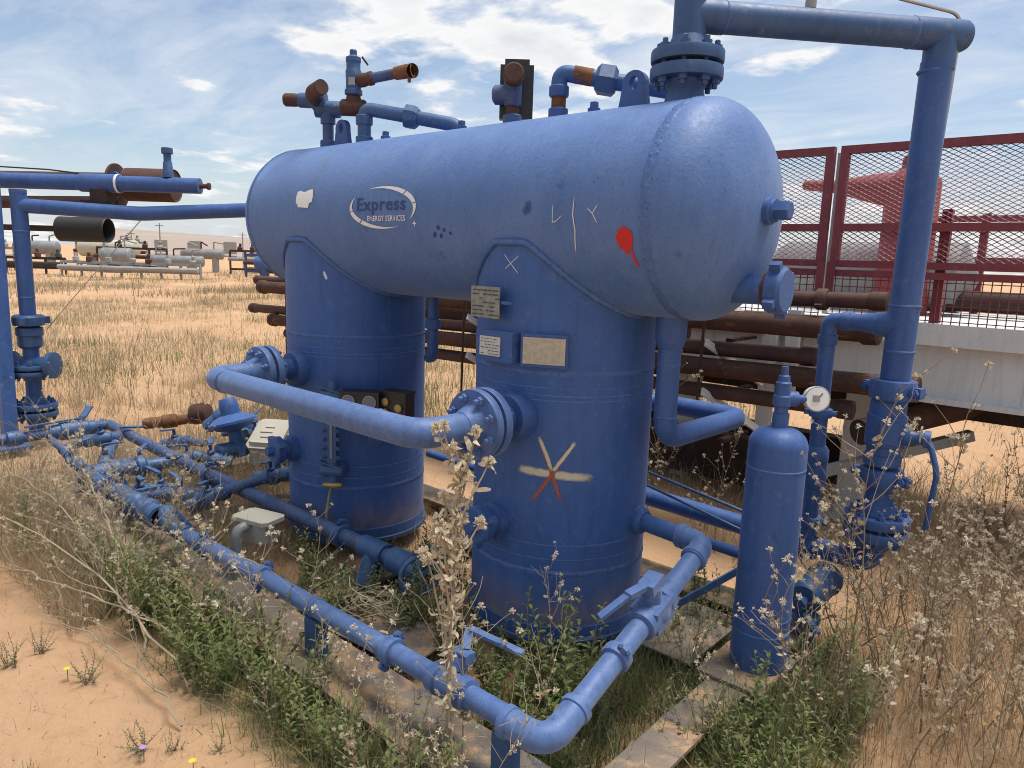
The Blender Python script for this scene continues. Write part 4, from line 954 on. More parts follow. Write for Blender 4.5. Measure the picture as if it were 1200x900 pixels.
def rail_section(x0, x1, z0=1.36, ztop=2.365):
    fw_ = .045
    rs = part('railing_frame', MB().box(((x0 + x1) / 2, TY, ztop - fw_ / 2), (x1 - x0, fw_, fw_)).box((x0 + fw_ / 2, TY, (ztop - fw_ + 1.71) / 2), (fw_, fw_ * .98, ztop - fw_ - 1.71)).box((x1 - fw_ / 2, TY, (ztop - fw_ + 1.71) / 2), (fw_, fw_ * .98, ztop - fw_ - 1.71))
         .box(((x0 + x1) / 2, TY, 1.90), (x1 - x0 - 2 * fw_, fw_ * .9, .045)).box(((x0 + x1) / 2, TY, 1.69), (x1 - x0, fw_, .04)).box(((x0 + x1) / 2, TY, 1.635), (x1 - x0, fw_ * .9, .04)), 'maroon', tr, 20)
    for za, zb in ((1.925, ztop - fw_), (1.712, 1.878)):
        mb = MB(); cw, chh = .046, .0245; t_ = .0054; xa, xb = x0 + fw_, x1 - fw_; nr = int((zb - za) / chh); ncol = int((xb - xa) / cw); chh = (zb - za) / nr; hw_ = (xb - xa) / ncol
        for r_ in range(nr):
            zc = za + (r_ + .5) * chh
            for sg in (-1, 1):
                pts = [(xa + i * hw_, zc + sg * (chh / 2 if (i + r_) % 2 else -chh / 2) * .93) for i in range(ncol + 1)]
                o = len(mb.v)
                for (xx, z_) in pts: mb.v += [(xx, TY - .004, z_ - t_ / 2), (xx, TY + .003, z_ + t_ / 2)]
                mb.f += [(o + 2 * i, o + 2 * i + 2, o + 2 * i + 3, o + 2 * i + 1) for i in range(len(pts) - 1)]
        part('expanded_mesh', mb, 'maroon', rs, 0)
    mb = MB()
    for x in np.arange(x0 + .04, x1, .042): mb.box((x, TY - .006, (z0 + 1.615) / 2), (.005, .005, 1.615 - z0))
    for z in np.arange(z0 + .03, 1.61, .042): mb.box(((x0 + x1) / 2, TY, z), (x1 - x0, .005, .005))
    part('welded_wire_mesh', mb, 'maroon', rs, 0)
rail_section(-1.05, -.31); rail_section(-.28, .437); rail_section(.475, 1.95); rail_section(1.98, 3.3)
for x in (.456, -.295): part('gate_post', MB().box((x, TY + .055, 1.86), (.032, .04, .95)), 'white', tr, 20)
for x in (.43, .49): part('hinge_lug', MB().box((x, TY - .03, 1.60), (.045, .014, .20)), 'maroon', tr, 20)
for x in (-.9, 1.05, 2.0): part('rail_post', MB().box((x, TY + .07, 1.67), (.05, .05, .66)), 'maroon', tr, 20)
# far railing on the other side of the deck
for z in (2.05, 1.75, 1.45): part('far_rail', MB().box((1.7, TY + 1.75, z), (2.6, .04, .045)), 'maroon', tr, 20)
for x in (.95, 1.5, 2.2): part('far_post', MB().box((x, TY + 1.8, 1.72), (.05, .05, .74)), 'maroon', tr, 20)
# red vessel standing on the trailer
rd = thing('red_vessel', (.62, 3.1, 1.37), 'faded red upright vessel with a cone branch behind the mesh railing', 'vessel')
part('shell', MB().lathe([(.17, 0), (.17, .88)] + [(.17 - .085 * (i / 6) ** 1.5, .88 + .10 * i / 6) for i in range(1, 7)] + [(.085 * math.cos(a), 1.02 + .07 * math.sin(a)) for a in [math.pi / 2 * i / 6 for i in range(0, 6)]] + [(.005, 1.09)], (.62, 3.1, 1.37), (0, 0, 1), 36), 'redbody', rd)
part('cone_branch', MB().lathe([(.12, .0), (.11, .2), (.075, .36), (.045, .5), (.035, .72), (.02, .73)], (.62, 3.1, 2.20), (-1, -.1, .08), 24), 'redbody', rd)
single('grey_tank', MB().lathe([(.01, 0), (.2, .03), (.24, .1), (.24, 1.3), (.01, 1.4)], (-.35, 3.3, 1.62), (1, 0, 0), 28), 'silver', 'pale grey tank on the trailer deck behind the maroon mesh', 'tank')
single('brown_pipe_bundle', MB().tube([(.9, 3.2, 1.47), (2.8, 3.2, 1.47)], .07, 16), 'dark_rust', 'dark pipe lying on the trailer deck behind the lower wire mesh', 'pipe')

# rusty pipes racked alongside the trailer
def rusty_pipe(a, b, r, mat, label, ends=True):
    th_ = thing('rusty_pipe', a, label, 'pipe', 'rusty pipes racked beside the trailer')
    d = (Vector(b) - Vector(a)); L = d.length; d.normalize()
    part('pipe_wall', MB().tube([a, Vector(a).lerp(Vector(b), .5), b], r, 22), mat, th_)
    for e, s in ((a, 1), (b, -1)):
        part('end_collar', MB().lathe([(r * .82, -.004), (r * 1.16, -.002), (r * 1.2, .07), (r * 1.02, .09)], e, d * s, 22), mat, th_)
        part('pipe_bore', MB().lathe([(r * .8, 0), (r * .8, .002)], Vector(e) - d * s * .006, d * s, 20), 'soot', th_)
    return th_
P1 = rusty_pipe((-5.5, 1.66, 1.335), (.93, 1.60, 1.50), .042, 'rust', 'topmost brown pipe of the rack, just under the railing')
hammer_union(P1, (.60, 1.603, 1.492), (1, 0, .025), .048, 'rust', 'clamp', 2, .06)
rusty_pipe((-5.3, 1.60, 1.27), (.92, 1.55, 1.345), .062, 'rust_y', 'thick flaking brown pipe second from top of the rack')
rusty_pipe((-5.62, 1.66, 1.02), (.60, 1.60, 1.172), .046, 'rust', 'brown pipe with a collar end, third from top of the rack')
rusty_pipe((-5.1, 1.60, .93), (1.13, 1.56, 1.068), .058, 'rust_y', 'orange flaked pipe sticking out furthest right below the white deck')
rusty_pipe((-4.9, 1.66, .80), (.82, 1.60, .905), .046, 'rust', 'lowest brown pipe of the rack behind the gas bottle')
rusty_pipe((-4.2, 1.80, 1.16), (-.35, 1.80, 1.22), .115, 'rust', 'fat pale brown pipe seen in the gap between the two legs')
for x in (-4.6, -2.05, -.02):
    rk = thing('pipe_rack', (x, 1.75, 0), ['white rack bracket holding pipe ends left of the far leg', 'white rack bracket seen between the two vessel legs', 'white rack bracket right of the near leg'][(-4.6, -2.05, -.02).index(x)], 'rack', 'pipe rack brackets')
    part('rack_post', MB().box((x + .2, 1.98, .75), (.09, .05, 1.35)).box((x + .34, 1.98, 1.15), (.08, .04, .5)), 'white', rk, 20)
    for k, z in enumerate((1.42, 1.10, .80)):
        part('strut', MB().bar((x, 1.50, z + .10), (x + .19, 1.93, z - .17), .016, .05, (0, 1, .4)), 'white', rk, 20)
        part('shelf', MB().bar((x + .1, 1.60, z - .205), (x + .1, 1.96, z - .205), .04, .02), 'dark_rust', rk, 20)
    part('tie_rod', MB().tube([(x, 1.47, 1.55), (x - .02, 1.47, .55)], .009, 8), 'dark_rust', rk)

# ------------------------------------------------------------------ neighbouring equipment at the left edge
lp = thing('valve_post', (-4.97, -.69, 0), 'blue upright pipe with flanged valves and long cross pipe at left edge', 'piping')
PX, PY = -4.97, -.69
part('post_pipe', MB().tube([(PX, PY, .1), (PX, PY, 2.06)], .06, 22).lathe([(.062, 0), (.062, .03)], (PX, PY, 2.05), (0, 0, 1), 22), 'blue', lp)
for z in (1.75, 1.22): weldring(lp, (PX, PY, z), (0, 0, 1), .06, .014, 40, 'weld', 'weld_bead', .0008)
part('cross_pipe', MB().tube(fil([(PX, PY, 1.955), (-4.40, .02, 1.925), (-3.7, .64, 1.985), (-3.1, 1.17, 2.01)], .05, 3), .058, 20), 'blue', lp)
hammer_union(lp, (PX, PY, 1.03), (0, 0, 1), .095, 'blue_dark', 'union_nut', 3, .09)
part('valve_body', MB().lathe([(.07, 0), (.09, .02), (.09, .10), (.1, .11), (.1, .17), (.075, .18)], (PX, PY, .80), (0, 0, 1), 22).lathe([(.06, -.2), (.11, -.19), (.11, -.15), (.07, -.14), (.07, .14), (.11, .15), (.11, .19), (.06, .2)], (PX, PY, .66), (.75, .66, 0), 20), 'blue_dark', lp)
flange_pair(lp, (PX, PY, .62), (0, 0, 1), .16, .035, .015, 8, .02, 'blue_dark', (.065, .05))
flange_pair(lp, (PX, PY, .28), (0, 0, 1), .165, .045, .02, 8, .022, 'blue_dark', (.065, .06))
sq = thing('square_post', (-5.0, -.95, 0), 'blue slanting square post at the extreme left edge', 'post')
part('post', MB().bar((-4.84, -.92, 0), (-5.08, -.84, 2.16), .10, .10, (0, 1, 0)), 'blue', sq, 20)
part('foot', MB().box((-4.84, -.92, .02), (.25, .25, .03)), 'blue_dark', sq, 20)
hd = thing('burner_header', (-4.7, -.2, 2.17), 'blue horizontal header pipe end with upright nipple at top left', 'piping')
ha, hb = Vector((-6.1, -1.44, 2.16)), Vector((-4.06, .37, 2.165)); hdv = (hb - ha).normalized()
part('header_pipe', MB().tube([ha, hb], .063, 24), 'blue', hd)
part('header_sleeve', MB().lathe([(.064, 0), (.074, .02), (.074, .34), (.068, .345)], hb - hdv * 1.0, hdv, 24), 'blue', hd)
part('white_band', MB().lathe([(.076, 0), (.076, .02)], hb - hdv * .68, hdv, 24), 'decal_white', hd)
part('end_plug', MB().lathe([(.02, 0), (.02, .06), (.03, .062), (.03, .08)], hb, hdv, 10), 'rust', hd)
part('nipple', MB().lathe([(.045, 0), (.035, .12), (.03, .13), (.03, .19), (.045, .192), (.045, .235)], hb - hdv * .26 + Vector((0, 0, .06)), (-.05, .02, 1), 16), 'blue_dark', hd)
part('saddle', MB().box(hb - hdv * .82 + Vector((0, 0, -.10)), (.14, .10, .10), Matrix.Rotation(R(41), 3, 'Z')).box(hb - hdv * .87 + Vector((0, 0, -.155)), (.20, .10, .03), Matrix.Rotation(R(41), 3, 'Z')), 'dark_rust', hd, 20)
perp = Vector((-hdv.y, hdv.x, 0))
fb = thing('fire_tube', (-5, 0, 2.2), 'brown rusted fire tubes with round disc and short drum, top left', 'fire tube')
ob_ = perp * .55
part('tube', MB().tube([ha + ob_ + Vector((0, 0, .075)), hb - hdv * .95 + ob_ + Vector((0, 0, .095))], .045, 18), 'rust', fb)
part('tube', MB().tube([ha + ob_ + Vector((0, 0, -.16)), hb - hdv * .95 + ob_ + Vector((0, 0, -.12))], .055, 18), 'rust', fb)
part('disc', MB().lathe([(.20, 0), (.20, .02)], hb - hdv * .99 + ob_ + Vector((0, 0, .02)), hdv, 36), 'rust', fb)
part('short_drum', MB().lathe([(.13, 0), (.145, .02), (.145, .44), (.14, .45), (.13, .44)], hb - hdv * .90 + ob_ + Vector((0, 0, .04)), hdv, 32), 'rust', fb)
part('bolt_lug', MB().lathe([(.05, 0), (.05, .04)], hb - hdv * .93 + ob_ * .8 + Vector((0, 0, .09)), -perp, 16), 'blue', fb)
sm = thing('black_cylinder', (-5.2, -.3, 1.7), 'sooty black open cylinder hanging behind the left blue post', 'cylinder')
ca = Vector((-5.32, -.30, 1.79)); part('shell', MB().lathe([(.09, 0), (.108, .004), (.108, .42), (.10, .43), (.0955, .42), (.0955, .05)], ca, hdv, 32), 'soot', sm)
part('bracket_arm', MB().bar(ca + hdv * .02, ca - hdv * .5, .05, .05), 'dark_rust', sm, 20)
single('guy_wire', MB().tube([(-4.42, .05, 1.9), (-4.9, -.42, 1.15), (-5.0, -.55, .95)], .004, 6), 'stainless', 'thin slack wire slanting down from the left cross pipe', 'wire')
single('guy_wire', MB().tube([(-5.7, -1.0, 2.29), (-5.0, -.45, 2.26), (-4.5, -.05, 2.20)], .006, 6), 'black', 'black cable draped along the top left header', 'cable')

# ------------------------------------------------------------------ far yard
def fv(px_depth, lateral, z=0):        # metres ahead of and right of the camera foot, along the ground
    f2 = Vector((fw.x, fw.y, 0)).normalized(); r2 = Vector((rt0.x, rt0.y, 0)).normalized()
    p = Vector((1.99, -2.53, 0)) + f2 * px_depth + r2 * lateral; p.z = z; return p
fr = Vector((rt0.x, rt0.y, 0)).normalized(); ff = Vector((fw.x, fw.y, 0)).normalized()
def htank(depth, l0, l1, zc, r, mat, name, label, cat='tank', saddle='steelgrey', extra=True):
    a, b = fv(depth, l0, zc), fv(depth, l1, zc); L = (b - a).length; th_ = thing(name, fv(depth, (l0 + l1) / 2), label, cat, 'tanks in the far yard')
    pf = [(r * math.sin(u), r * .35 * (1 - math.cos(u))) for u in [math.pi / 2 * i / 6 for i in range(7)]]; pf[0] = (.01, 0)
    part('shell', MB().lathe(pf + [(x_, L - h_) for x_, h_ in pf[::-1]], a, b - a, 28), mat, th_)
    for u in (.2, .8): part('saddle', MB().box(a.lerp(b, u) * 1 - Vector((0, 0, zc / 2 + r * .3)), (.3, r * 1.4, zc - r * .6), Matrix.Rotation(math.atan2(fr.y, fr.x), 3, 'Z')), saddle, th_, 20)
    if extra:
        q = random.Random(int(l0 * 10))
        for k in range(3):
            p = a.lerp(b, .15 + .3 * k + q.uniform(-.05, .05)) + Vector((0, 0, r * .9))
            part('top_pipe', MB().tube(fil([p, p + Vector((0, 0, q.uniform(.3, .6))), p + fr * q.uniform(.3, .8) + Vector((0, 0, q.uniform(.2, .5)))], .08, 3), .05, 8), 'rust' if k % 2 else 'steelgrey', th_)
    return th_
htank(50, -29.6, -25.6, 1.45, .58, 'cream', 'storage_tank', 'long cream tank in the far yard at left')
htank(50, -34.0, -31.0, 1.35, .45, 'silver', 'storage_tank', 'silver tank at the far left beside the cream tank')
htank(46, -25.9, -23.9, 1.0, .52, 'silver', 'storage_tank', 'dull grey rounded tank in front of the cream tank')
htank(47, -23.4, -19.9, .8, .34, 'silver', 'storage_tank', 'low white tank lying right of the grey rounded tank')
htank(52, -23.6, -20.6, 1.25, .36, 'silver', 'storage_tank', 'white tank half hidden behind the low white tank')
htank(44, -15.6, -12.6, .85, .42, 'blue', 'storage_tank', 'small light blue tank right of the far yard frames', saddle='blue_dark')
def frame_skid(depth, l0, l1, zt, mat, label):
    th_ = thing('equipment_frame', fv(depth, (l0 + l1) / 2), label, 'equipment', 'equipment frames in the far yard')
    q = random.Random(int(l0 * 7 + depth)); n = max(2, int((l1 - l0) / 1.0))
    for k in range(n + 1):
        l = l0 + (l1 - l0) * k / n
        part('post', MB().box(fv(depth, l, zt / 2), (.10, .10, zt)), mat, th_, 20)
    part('beam', MB().bar(fv(depth, l0, zt), fv(depth, l1, zt), .14, .14), mat, th_, 20)
    part('beam', MB().bar(fv(depth, l0, .35), fv(depth, l1, .35), .14, .14), mat, th_, 20)
    for k in range(n):
        l = l0 + (l1 - l0) * (k + q.uniform(.2, .8)) / n
        part('valve', MB().lathe([(.08, 0), (.16, .05), (.16, .25), (.08, .3), (.08, .5)], fv(depth, l, zt), (q.uniform(-.4, .4), 0, 1), 10), q.choice(['rust', 'steelgrey', mat]), th_)
    part('run_pipe', MB().tube([fv(depth - .3, l0, zt * .65), fv(depth - .3, l1, zt * .65)], .12, 10), q.choice(['rust', 'silver', mat]), th_)
    return th_
frame_skid(40, -31.0, -24.5, .85, 'soot', 'black steel frame under the far left tanks')
frame_skid(38.5, -23.8, -16.5, .75, 'steelgrey', 'grey pipe frame before the low white tank')
frame_skid(49, -19.0, -14.0, 1.55, 'rust', 'rusty valve frame behind the far white tanks')
frame_skid(45, -16.5, -13.8, 1.35, 'blue_dark', 'dark blue pipe rack frame beside the light blue far tank')
frame_skid(47.5, -27.0, -22.5, 1.5, 'rust', 'rusty standing pipe frame around the grey rounded tank')
frame_skid(44, -33.0, -29.0, 1.3, 'steelgrey', 'grey pipe frame at the far left of the yard')
frame_skid(53, -19.5, -13.5, 1.2, 'steelgrey', 'low grey frame before the long pale wall')
for k, (l_, d_, h_) in enumerate(((-26.5, 55, 3.4), (-22.2, 60, 3.0), (-30.2, 58, 2.8))):
    single('yard_pole', MB().lathe([(.06, 0), (.04, h_)], fv(d_, l_), (0, 0, 1), 8).bar(fv(d_, l_ - .3, h_ - .2), fv(d_, l_ + .3, h_ - .2), .05, .05), 'steelgrey', ['thin grey pole behind the grey rounded far tank', 'thin grey pole behind the low white far tanks', 'thin grey pole left of the long cream far tank'][k], 'pole')
frame_skid(52, -31, -26, 1.9, 'steelgrey', 'grey piping frame behind the far silver tank')
wh = thing('warehouse', fv(150, -72), 'long pale low warehouse with shallow roof on the horizon', 'building')
def whp(l, d, z): return fv(150 + d, l, z)
part('wall', MB().prism([(0, 0), (34, 0), (34, 3.6), (0, 4.2)], whp(-86, 0, 0), fr, (0, 0, 1), .3), 'wallmetal', wh, 20)
part('gable', MB().prism([(0, 0), (14, 0), (14, 3.9), (9, 5.0), (0, 4.2)], whp(-86, .3, 0), fr * -.35 + ff * .94, (0, 0, 1), .3), 'wallmetal', wh, 20)
part('roof', MB().prism([(-.5, 4.25), (34.5, 3.65), (34.5, 3.9), (4, 5.1), (-.5, 4.6)], whp(-86, -.3, 0), fr, (0, 0, 1), -.4), 'wallmetal', wh, 20)
for k in range(4): part('door', MB().box(whp(-79 + k * 7, -.25, 1.5), (2.6, .2, 3.0), Matrix.Rotation(math.atan2(fr.y, fr.x), 3, 'Z')), 'steelgrey', wh, 20)
sb = thing('low_shed', fv(140, -44), 'small pale shed with dark opening right of the long warehouse', 'building')
part('wall', MB().box(fv(140, -44, 1.4), (10, 6, 2.8), Matrix.Rotation(math.atan2(fr.y, fr.x), 3, 'Z')), 'white', sb, 20)
part('roof', MB().box(fv(140, -44, 2.9), (10.6, 6.6, .2), Matrix.Rotation(math.atan2(fr.y, fr.x), 3, 'Z')), 'steelgrey', sb, 20)
part('opening', MB().box(fv(136.9, -43.4, 1.5), (2.4, .2, 1.4), Matrix.Rotation(math.atan2(fr.y, fr.x), 3, 'Z')), 'soot', sb, 20)
single('perimeter_wall', MB().bar(fv(120, -60, .7), fv(120, -24, .7), 1.4, .3, (fr.x, fr.y, 0)), 'wallmetal', 'long low pale wall before the warehouse', 'wall', None, 20)
single('perimeter_wall', MB().bar(fv(115, -24, .8), fv(115, 60, .8), 1.6, .3, (fr.x, fr.y, 0)), 'wallmetal', 'low pale wall continuing behind the vessel along the horizon', 'wall', None, 20)

# ------------------------------------------------------------------ vegetation
class Plant:
    """one plant: a builder for each of its parts"""
    def __init__(s, seed): s.r = random.Random(seed); s.b = {}
    def mb(s, k): return s.b.setdefault(k, MB())
    def stem(s, k, path, r0, r1, seg=4):
        n = len(path); s.mb(k).tube(path, [r0 + (r1 - r0) * i / (n - 1) for i in range(n)], seg, False)
    def walk(s, p, d, L, n, wob=.18, lift=0.0):
        r = s.r; p = Vector(p); d = Vector(d).normalized(); out = [p.copy()]
        for i in range(n):
            d = (d + Vector((r.gauss(0, wob), r.gauss(0, wob), r.gauss(0, wob) * .5 + lift))).normalized(); p = p + d * (L / n); out.append(p.copy())
        return out, d
    def tuft(s, c, rad, d=(0, 0, 1), n=14, k='seed_heads'):
        r = s.r; mb = s.mb(k); d = Vector(d).normalized(); c = Vector(c)
        for i in range(n):
            v = Vector((r.gauss(0, 1), r.gauss(0, 1), r.gauss(0, 1))).normalized()
            v = (v + d * .55).normalized(); w = v.orthogonal().normalized() * rad * r.uniform(.10, .24)
            if r.random() < .5: w = v.cross(w)
            L = rad * r.uniform(.75, 1.25)
            mb.add([c - w * .35, c + w * .35, c + v * L + w, c + v * L * 1.08 - w], [(0, 1, 2, 3)])
    def curl(s, c, d, L, w, k='dry_leaves'):
        r = s.r; d = Vector(d).normalized(); side = d.orthogonal().normalized(); side = Quaternion(d, r.uniform(0, 6.28)) @ side; n = side.cross(d)
        P = []; p = Vector(c); a = r.uniform(.35, .8)
        for i in range(5):
            ww = w * (.35 + math.sin(math.pi * (i + .6) / 5.2)) * .5
            P += [p - side * ww + n * ww * r.uniform(.1, .9), p + side * ww + n * ww * r.uniform(.1, .9)]; p = p + d * L / 4; d = (Quaternion(side, a * r.uniform(.4, 1.5)) @ d); side = (Quaternion(d, r.gauss(0, .35)) @ side); n = side.cross(d)
        s.mb(k).add(P, [(2 * i, 2 * i + 1, 2 * i + 3, 2 * i + 2) for i in range(4)])
    def leaf(s, c, d, L, w, k='leaves'):
        d = Vector(d).normalized(); side = d.cross(Vector((0, 0, 1)))
        if side.length < .1: side = Vector((1, 0, 0))
        side.normalize(); n = side.cross(d); c = Vector(c); fold = w * .22
        P = [c, c + d * L * .3 - side * w * .42 + n * fold, c + d * L * .68 - side * w * .46 + n * fold * .8, c + d * L - n * w * .15, c + d * L * .68 + side * w * .46 + n * fold * .8, c + d * L * .3 + side * w * .42 + n * fold]
        s.mb(k).add(P, [(0, 3, 2, 1), (0, 5, 4, 3)])

def weed(seed, h, tufts=14, branches=6, r0=.0035, trad=.011, leaves=8, lean=.12):
    p = Plant(seed); r = p.r
    main, d = p.walk((0, 0, -.03), (r.uniform(-lean, lean), r.uniform(-lean, lean), 1), h, 9, .10, .03)
    p.stem('stem', main, r0, r0 * .35, 5)
    ends = [(main[-1], d)]
    for k in range(branches):
        i = r.randint(4, 8); q = main[i].lerp(main[i + 1 if i < 9 else 9], r.random()); a = r.uniform(0, 6.28)
        path, dd = p.walk(q, (math.cos(a) * .8, math.sin(a) * .8, r.uniform(.5, 1.3)), h * r.uniform(.12, .34), 4, .2, .05)
        p.stem('stem', path, r0 * .5, r0 * .22, 3); ends.append((path[-1], dd))
        if r.random() < .75: ends.append((path[r.randint(1, 3)], Vector((math.sin(a), math.cos(a), .5))))
        if r.random() < .6:
            pa, d3 = p.walk(path[2], (math.cos(a + 1.2), math.sin(a + 1.2), .7), h * r.uniform(.06, .15), 3, .2, .05); p.stem('stem', pa, r0 * .35, r0 * .2, 3); ends.append((pa[-1], d3))
    for k in range(tufts):
        c, dd = ends[k] if k < len(ends) else (main[r.randint(5, 9)].lerp(main[r.randint(4, 8)], .3) + Vector((r.gauss(0, .012), r.gauss(0, .012), 0)), Vector((r.gauss(0, 1), r.gauss(0, 1), .6)))
        p.tuft(c, trad * r.uniform(.55, 1.4), dd, 24)
    for k in range(leaves):
        i = r.randint(2, 8); p.curl(main[i].lerp(main[i + 1], r.random()), (r.gauss(0, 1), r.gauss(0, 1), r.uniform(-.6, .5)), r.uniform(.018, .04), r.uniform(.006, .013))
    return p
def leafy(seed, h, stems=6, lsize=.028, spread=.5, dens=60):
    p = Plant(seed); r = p.r
    for k in range(stems):
        a = r.uniform(0, 6.28); s_ = r.uniform(.1, spread)
        path, d = p.walk((r.gauss(0, .02), r.gauss(0, .02), -.02), (math.cos(a) * s_, math.sin(a) * s_, 1), h * r.uniform(.6, 1.05), 6, .10, .05)
        p.stem('stem', path, .0022, .001, 3); n = int(dens * h * r.uniform(.8, 1.2))
        for j in range(n):
            u = (.12 + .88 * (j + r.random()) / n) * 5.99; i = int(u); c = path[i].lerp(path[i + 1], u - i); a2 = j * 2.4 + r.uniform(-.5, .5); g = 1 - .45 * (u / 6)
            p.leaf(c, (math.cos(a2), math.sin(a2), r.uniform(.25, 1.1)), lsize * g * r.uniform(.75, 1.3), lsize * .46 * g)
    return p
VM = {'stem': 'stem', 'seed_heads': 'tuft', 'dry_leaves': 'curl', 'leaves': 'leaf'}
def proto(p, mats=None):
    out = []
    for k, mb in p.b.items():
        me = mb.mesh(k, (0, 0, 0), 0); me.materials.append(M[(mats or VM).get(k, VM[k])]); out.append((k, me))
    return out
def plant_at(pr, name, x, y, rz, s, label, cat, group, tilt=(0, 0)):
    o = bpy.data.objects.new(name, None); col.objects.link(o); o.location = (x, y, gh(x, y)); o.rotation_euler = (tilt[0], tilt[1], rz); o.scale = (s, s, s); o.empty_display_size = .05
    tag(o, label, cat, group)
    for k, me in pr:
        c = bpy.data.objects.new(k, me); col.objects.link(c); c.parent = o
        if k in ('seed_heads', 'dry_leaves', 'leaves', 'stem'): c['kind'] = 'stuff'
    return o
def clear_of(x, y):
    """keeps plants out of legs, bottle and riser"""
    for cx_, cy_, r_ in ((X1, 0, .41), (X2, 0, .41), (BX, BY, .12), (RX, RY, .1), (PX, PY, .1)):
        if (x - cx_) ** 2 + (y - cy_) ** 2 < r_ * r_: return False
    return True

weeds = [proto(weed(100 + i, h, int(t * 1.5), b + 3, .0034, .0088, l + 12)) for i, (h, t, b, l) in enumerate([(.95, 16, 8, 10), (.8, 18, 7, 8), (.7, 14, 7, 6), (1.05, 20, 9, 12), (.6, 12, 6, 6), (.85, 10, 9, 4), (.5, 10, 5, 5), (.75, 22, 8, 10)])]
bare = [proto(weed(200 + i, h, t, b, .0026, .006, l)) for i, (h, t, b, l) in enumerate([(.8, 5, 9, 6), (.65, 4, 8, 4), (.95, 6, 10, 6), (.5, 3, 6, 4)])]
pale = [proto(weed(250 + i, h, t + 4, b + 4, .0030, .0095, 10, .25), {'stem': 'stempale'}) for i, (h, t, b) in enumerate([(.7, 9, 6), (.55, 7, 6), (.85, 10, 7), (.45, 6, 5)])]
green = [proto(leafy(300 + i, h, s_, l)) for i, (h, s_, l) in enumerate([(.30, 7, .030), (.24, 8, .026), (.38, 6, .034), (.20, 9, .022), (.28, 10, .026)])]
bright = [proto(leafy(330 + i, h, s_, l, .25, 75)) for i, (h, s_, l) in enumerate([(.42, 3, .036), (.34, 4, .034), (.28, 5, .030)])]
greyg = [proto(leafy(350 + i, h, s_, l, .8, 90), {'leaves': 'leaf2'}) for i, (h, s_, l) in enumerate([(.22, 9, .020), (.15, 10, .016), (.3, 8, .022)])]
vr = random.Random(77)
def scatter(protos, n, box, name, label, cat, group, s=(.8, 1.2), tilt=.12, ok=None):
    lab = (lambda x, y: label) if isinstance(label, str) else (lambda x, y: next(l_ for m_, l_ in label if x <= m_))
    k = 0; tries = 0
    while k < n and tries < n * 12:
        tries += 1; x, y = vr.uniform(box[0], box[1]), vr.uniform(box[2], box[3])
        if not clear_of(x, y) or (ok and not ok(x, y)): continue
        plant_at(vr.choice(protos), name, x, y, vr.uniform(0, 6.28), vr.uniform(*s), lab(x, y), cat, group, (vr.gauss(0, tilt), vr.gauss(0, tilt))); k += 1

# tall dead weed in front of the near elbow
hp_ = Plant(5); r = hp_.r
main, d = hp_.walk((0, 0, -.03), (.10, .07, 1), .90, 12, .045, .03); hp_.stem('stem', main, .0075, .0042, 7)
def head(c, dd, rad):
    hp_.tuft(c, rad * .75, dd, 34); hp_.tuft(Vector(c) - Vector(dd) * rad * .4, rad, dd, 46)
    for j in range(5): hp_.curl(Vector(c) - Vector(dd) * rad * r.uniform(.3, 1.2), (r.gauss(0, 1), r.gauss(0, 1), .1), r.uniform(.02, .04), r.uniform(.006, .012))
for k in range(17):
    i = r.choice([6, 7, 8, 9, 9, 10, 10, 11, 11, 12, 12]); a = r.uniform(0, 6.28); sp_ = r.uniform(.15, .6)
    path, dd = hp_.walk(main[i], (math.cos(a) * sp_, math.sin(a) * sp_, .95), r.uniform(.10, .26) * (1.25 - .02 * i), 5, .10, .04); hp_.stem('stem', path, .0035, .0022, 5); head(path[-1], dd, r.uniform(.012, .021))
    for j in range(7): hp_.curl(path[r.randint(0, 4)], (r.gauss(0, 1), r.gauss(0, 1), r.uniform(-.5, .5)), r.uniform(.025, .055), r.uniform(.006, .014))
for k in range(240):
    u = 12 * r.random() ** .8 * .995; i = int(u); hp_.curl(main[i].lerp(main[i + 1], u - i), (r.gauss(0, 1), r.gauss(0, 1), r.uniform(-.9, .6)), r.uniform(.02, .055), r.uniform(.004, .011))
plant_at(proto(hp_, {'stem': 'stempale', 'seed_heads': 'tuft_pale', 'dry_leaves': 'curl_pale'}), 'dead_thistle', .53, -1.12, 0, 1.14, 'tall pale dead thistle with cream flower heads in front of the vessel', 'weed', None)
for k, (x, y, s_) in enumerate([(.56, -1.10, .95), (.40, -1.2, .75), (.62, -1.17, .8)]):
    plant_at(pale[k % 4], 'dry_weed', x, y, k * 2.1, s_ * 1.1, 'thin pale weed stalk crowding the tall dead thistle', 'weed', 'pale stalks around the dead thistle', (.05, -.06 * k))

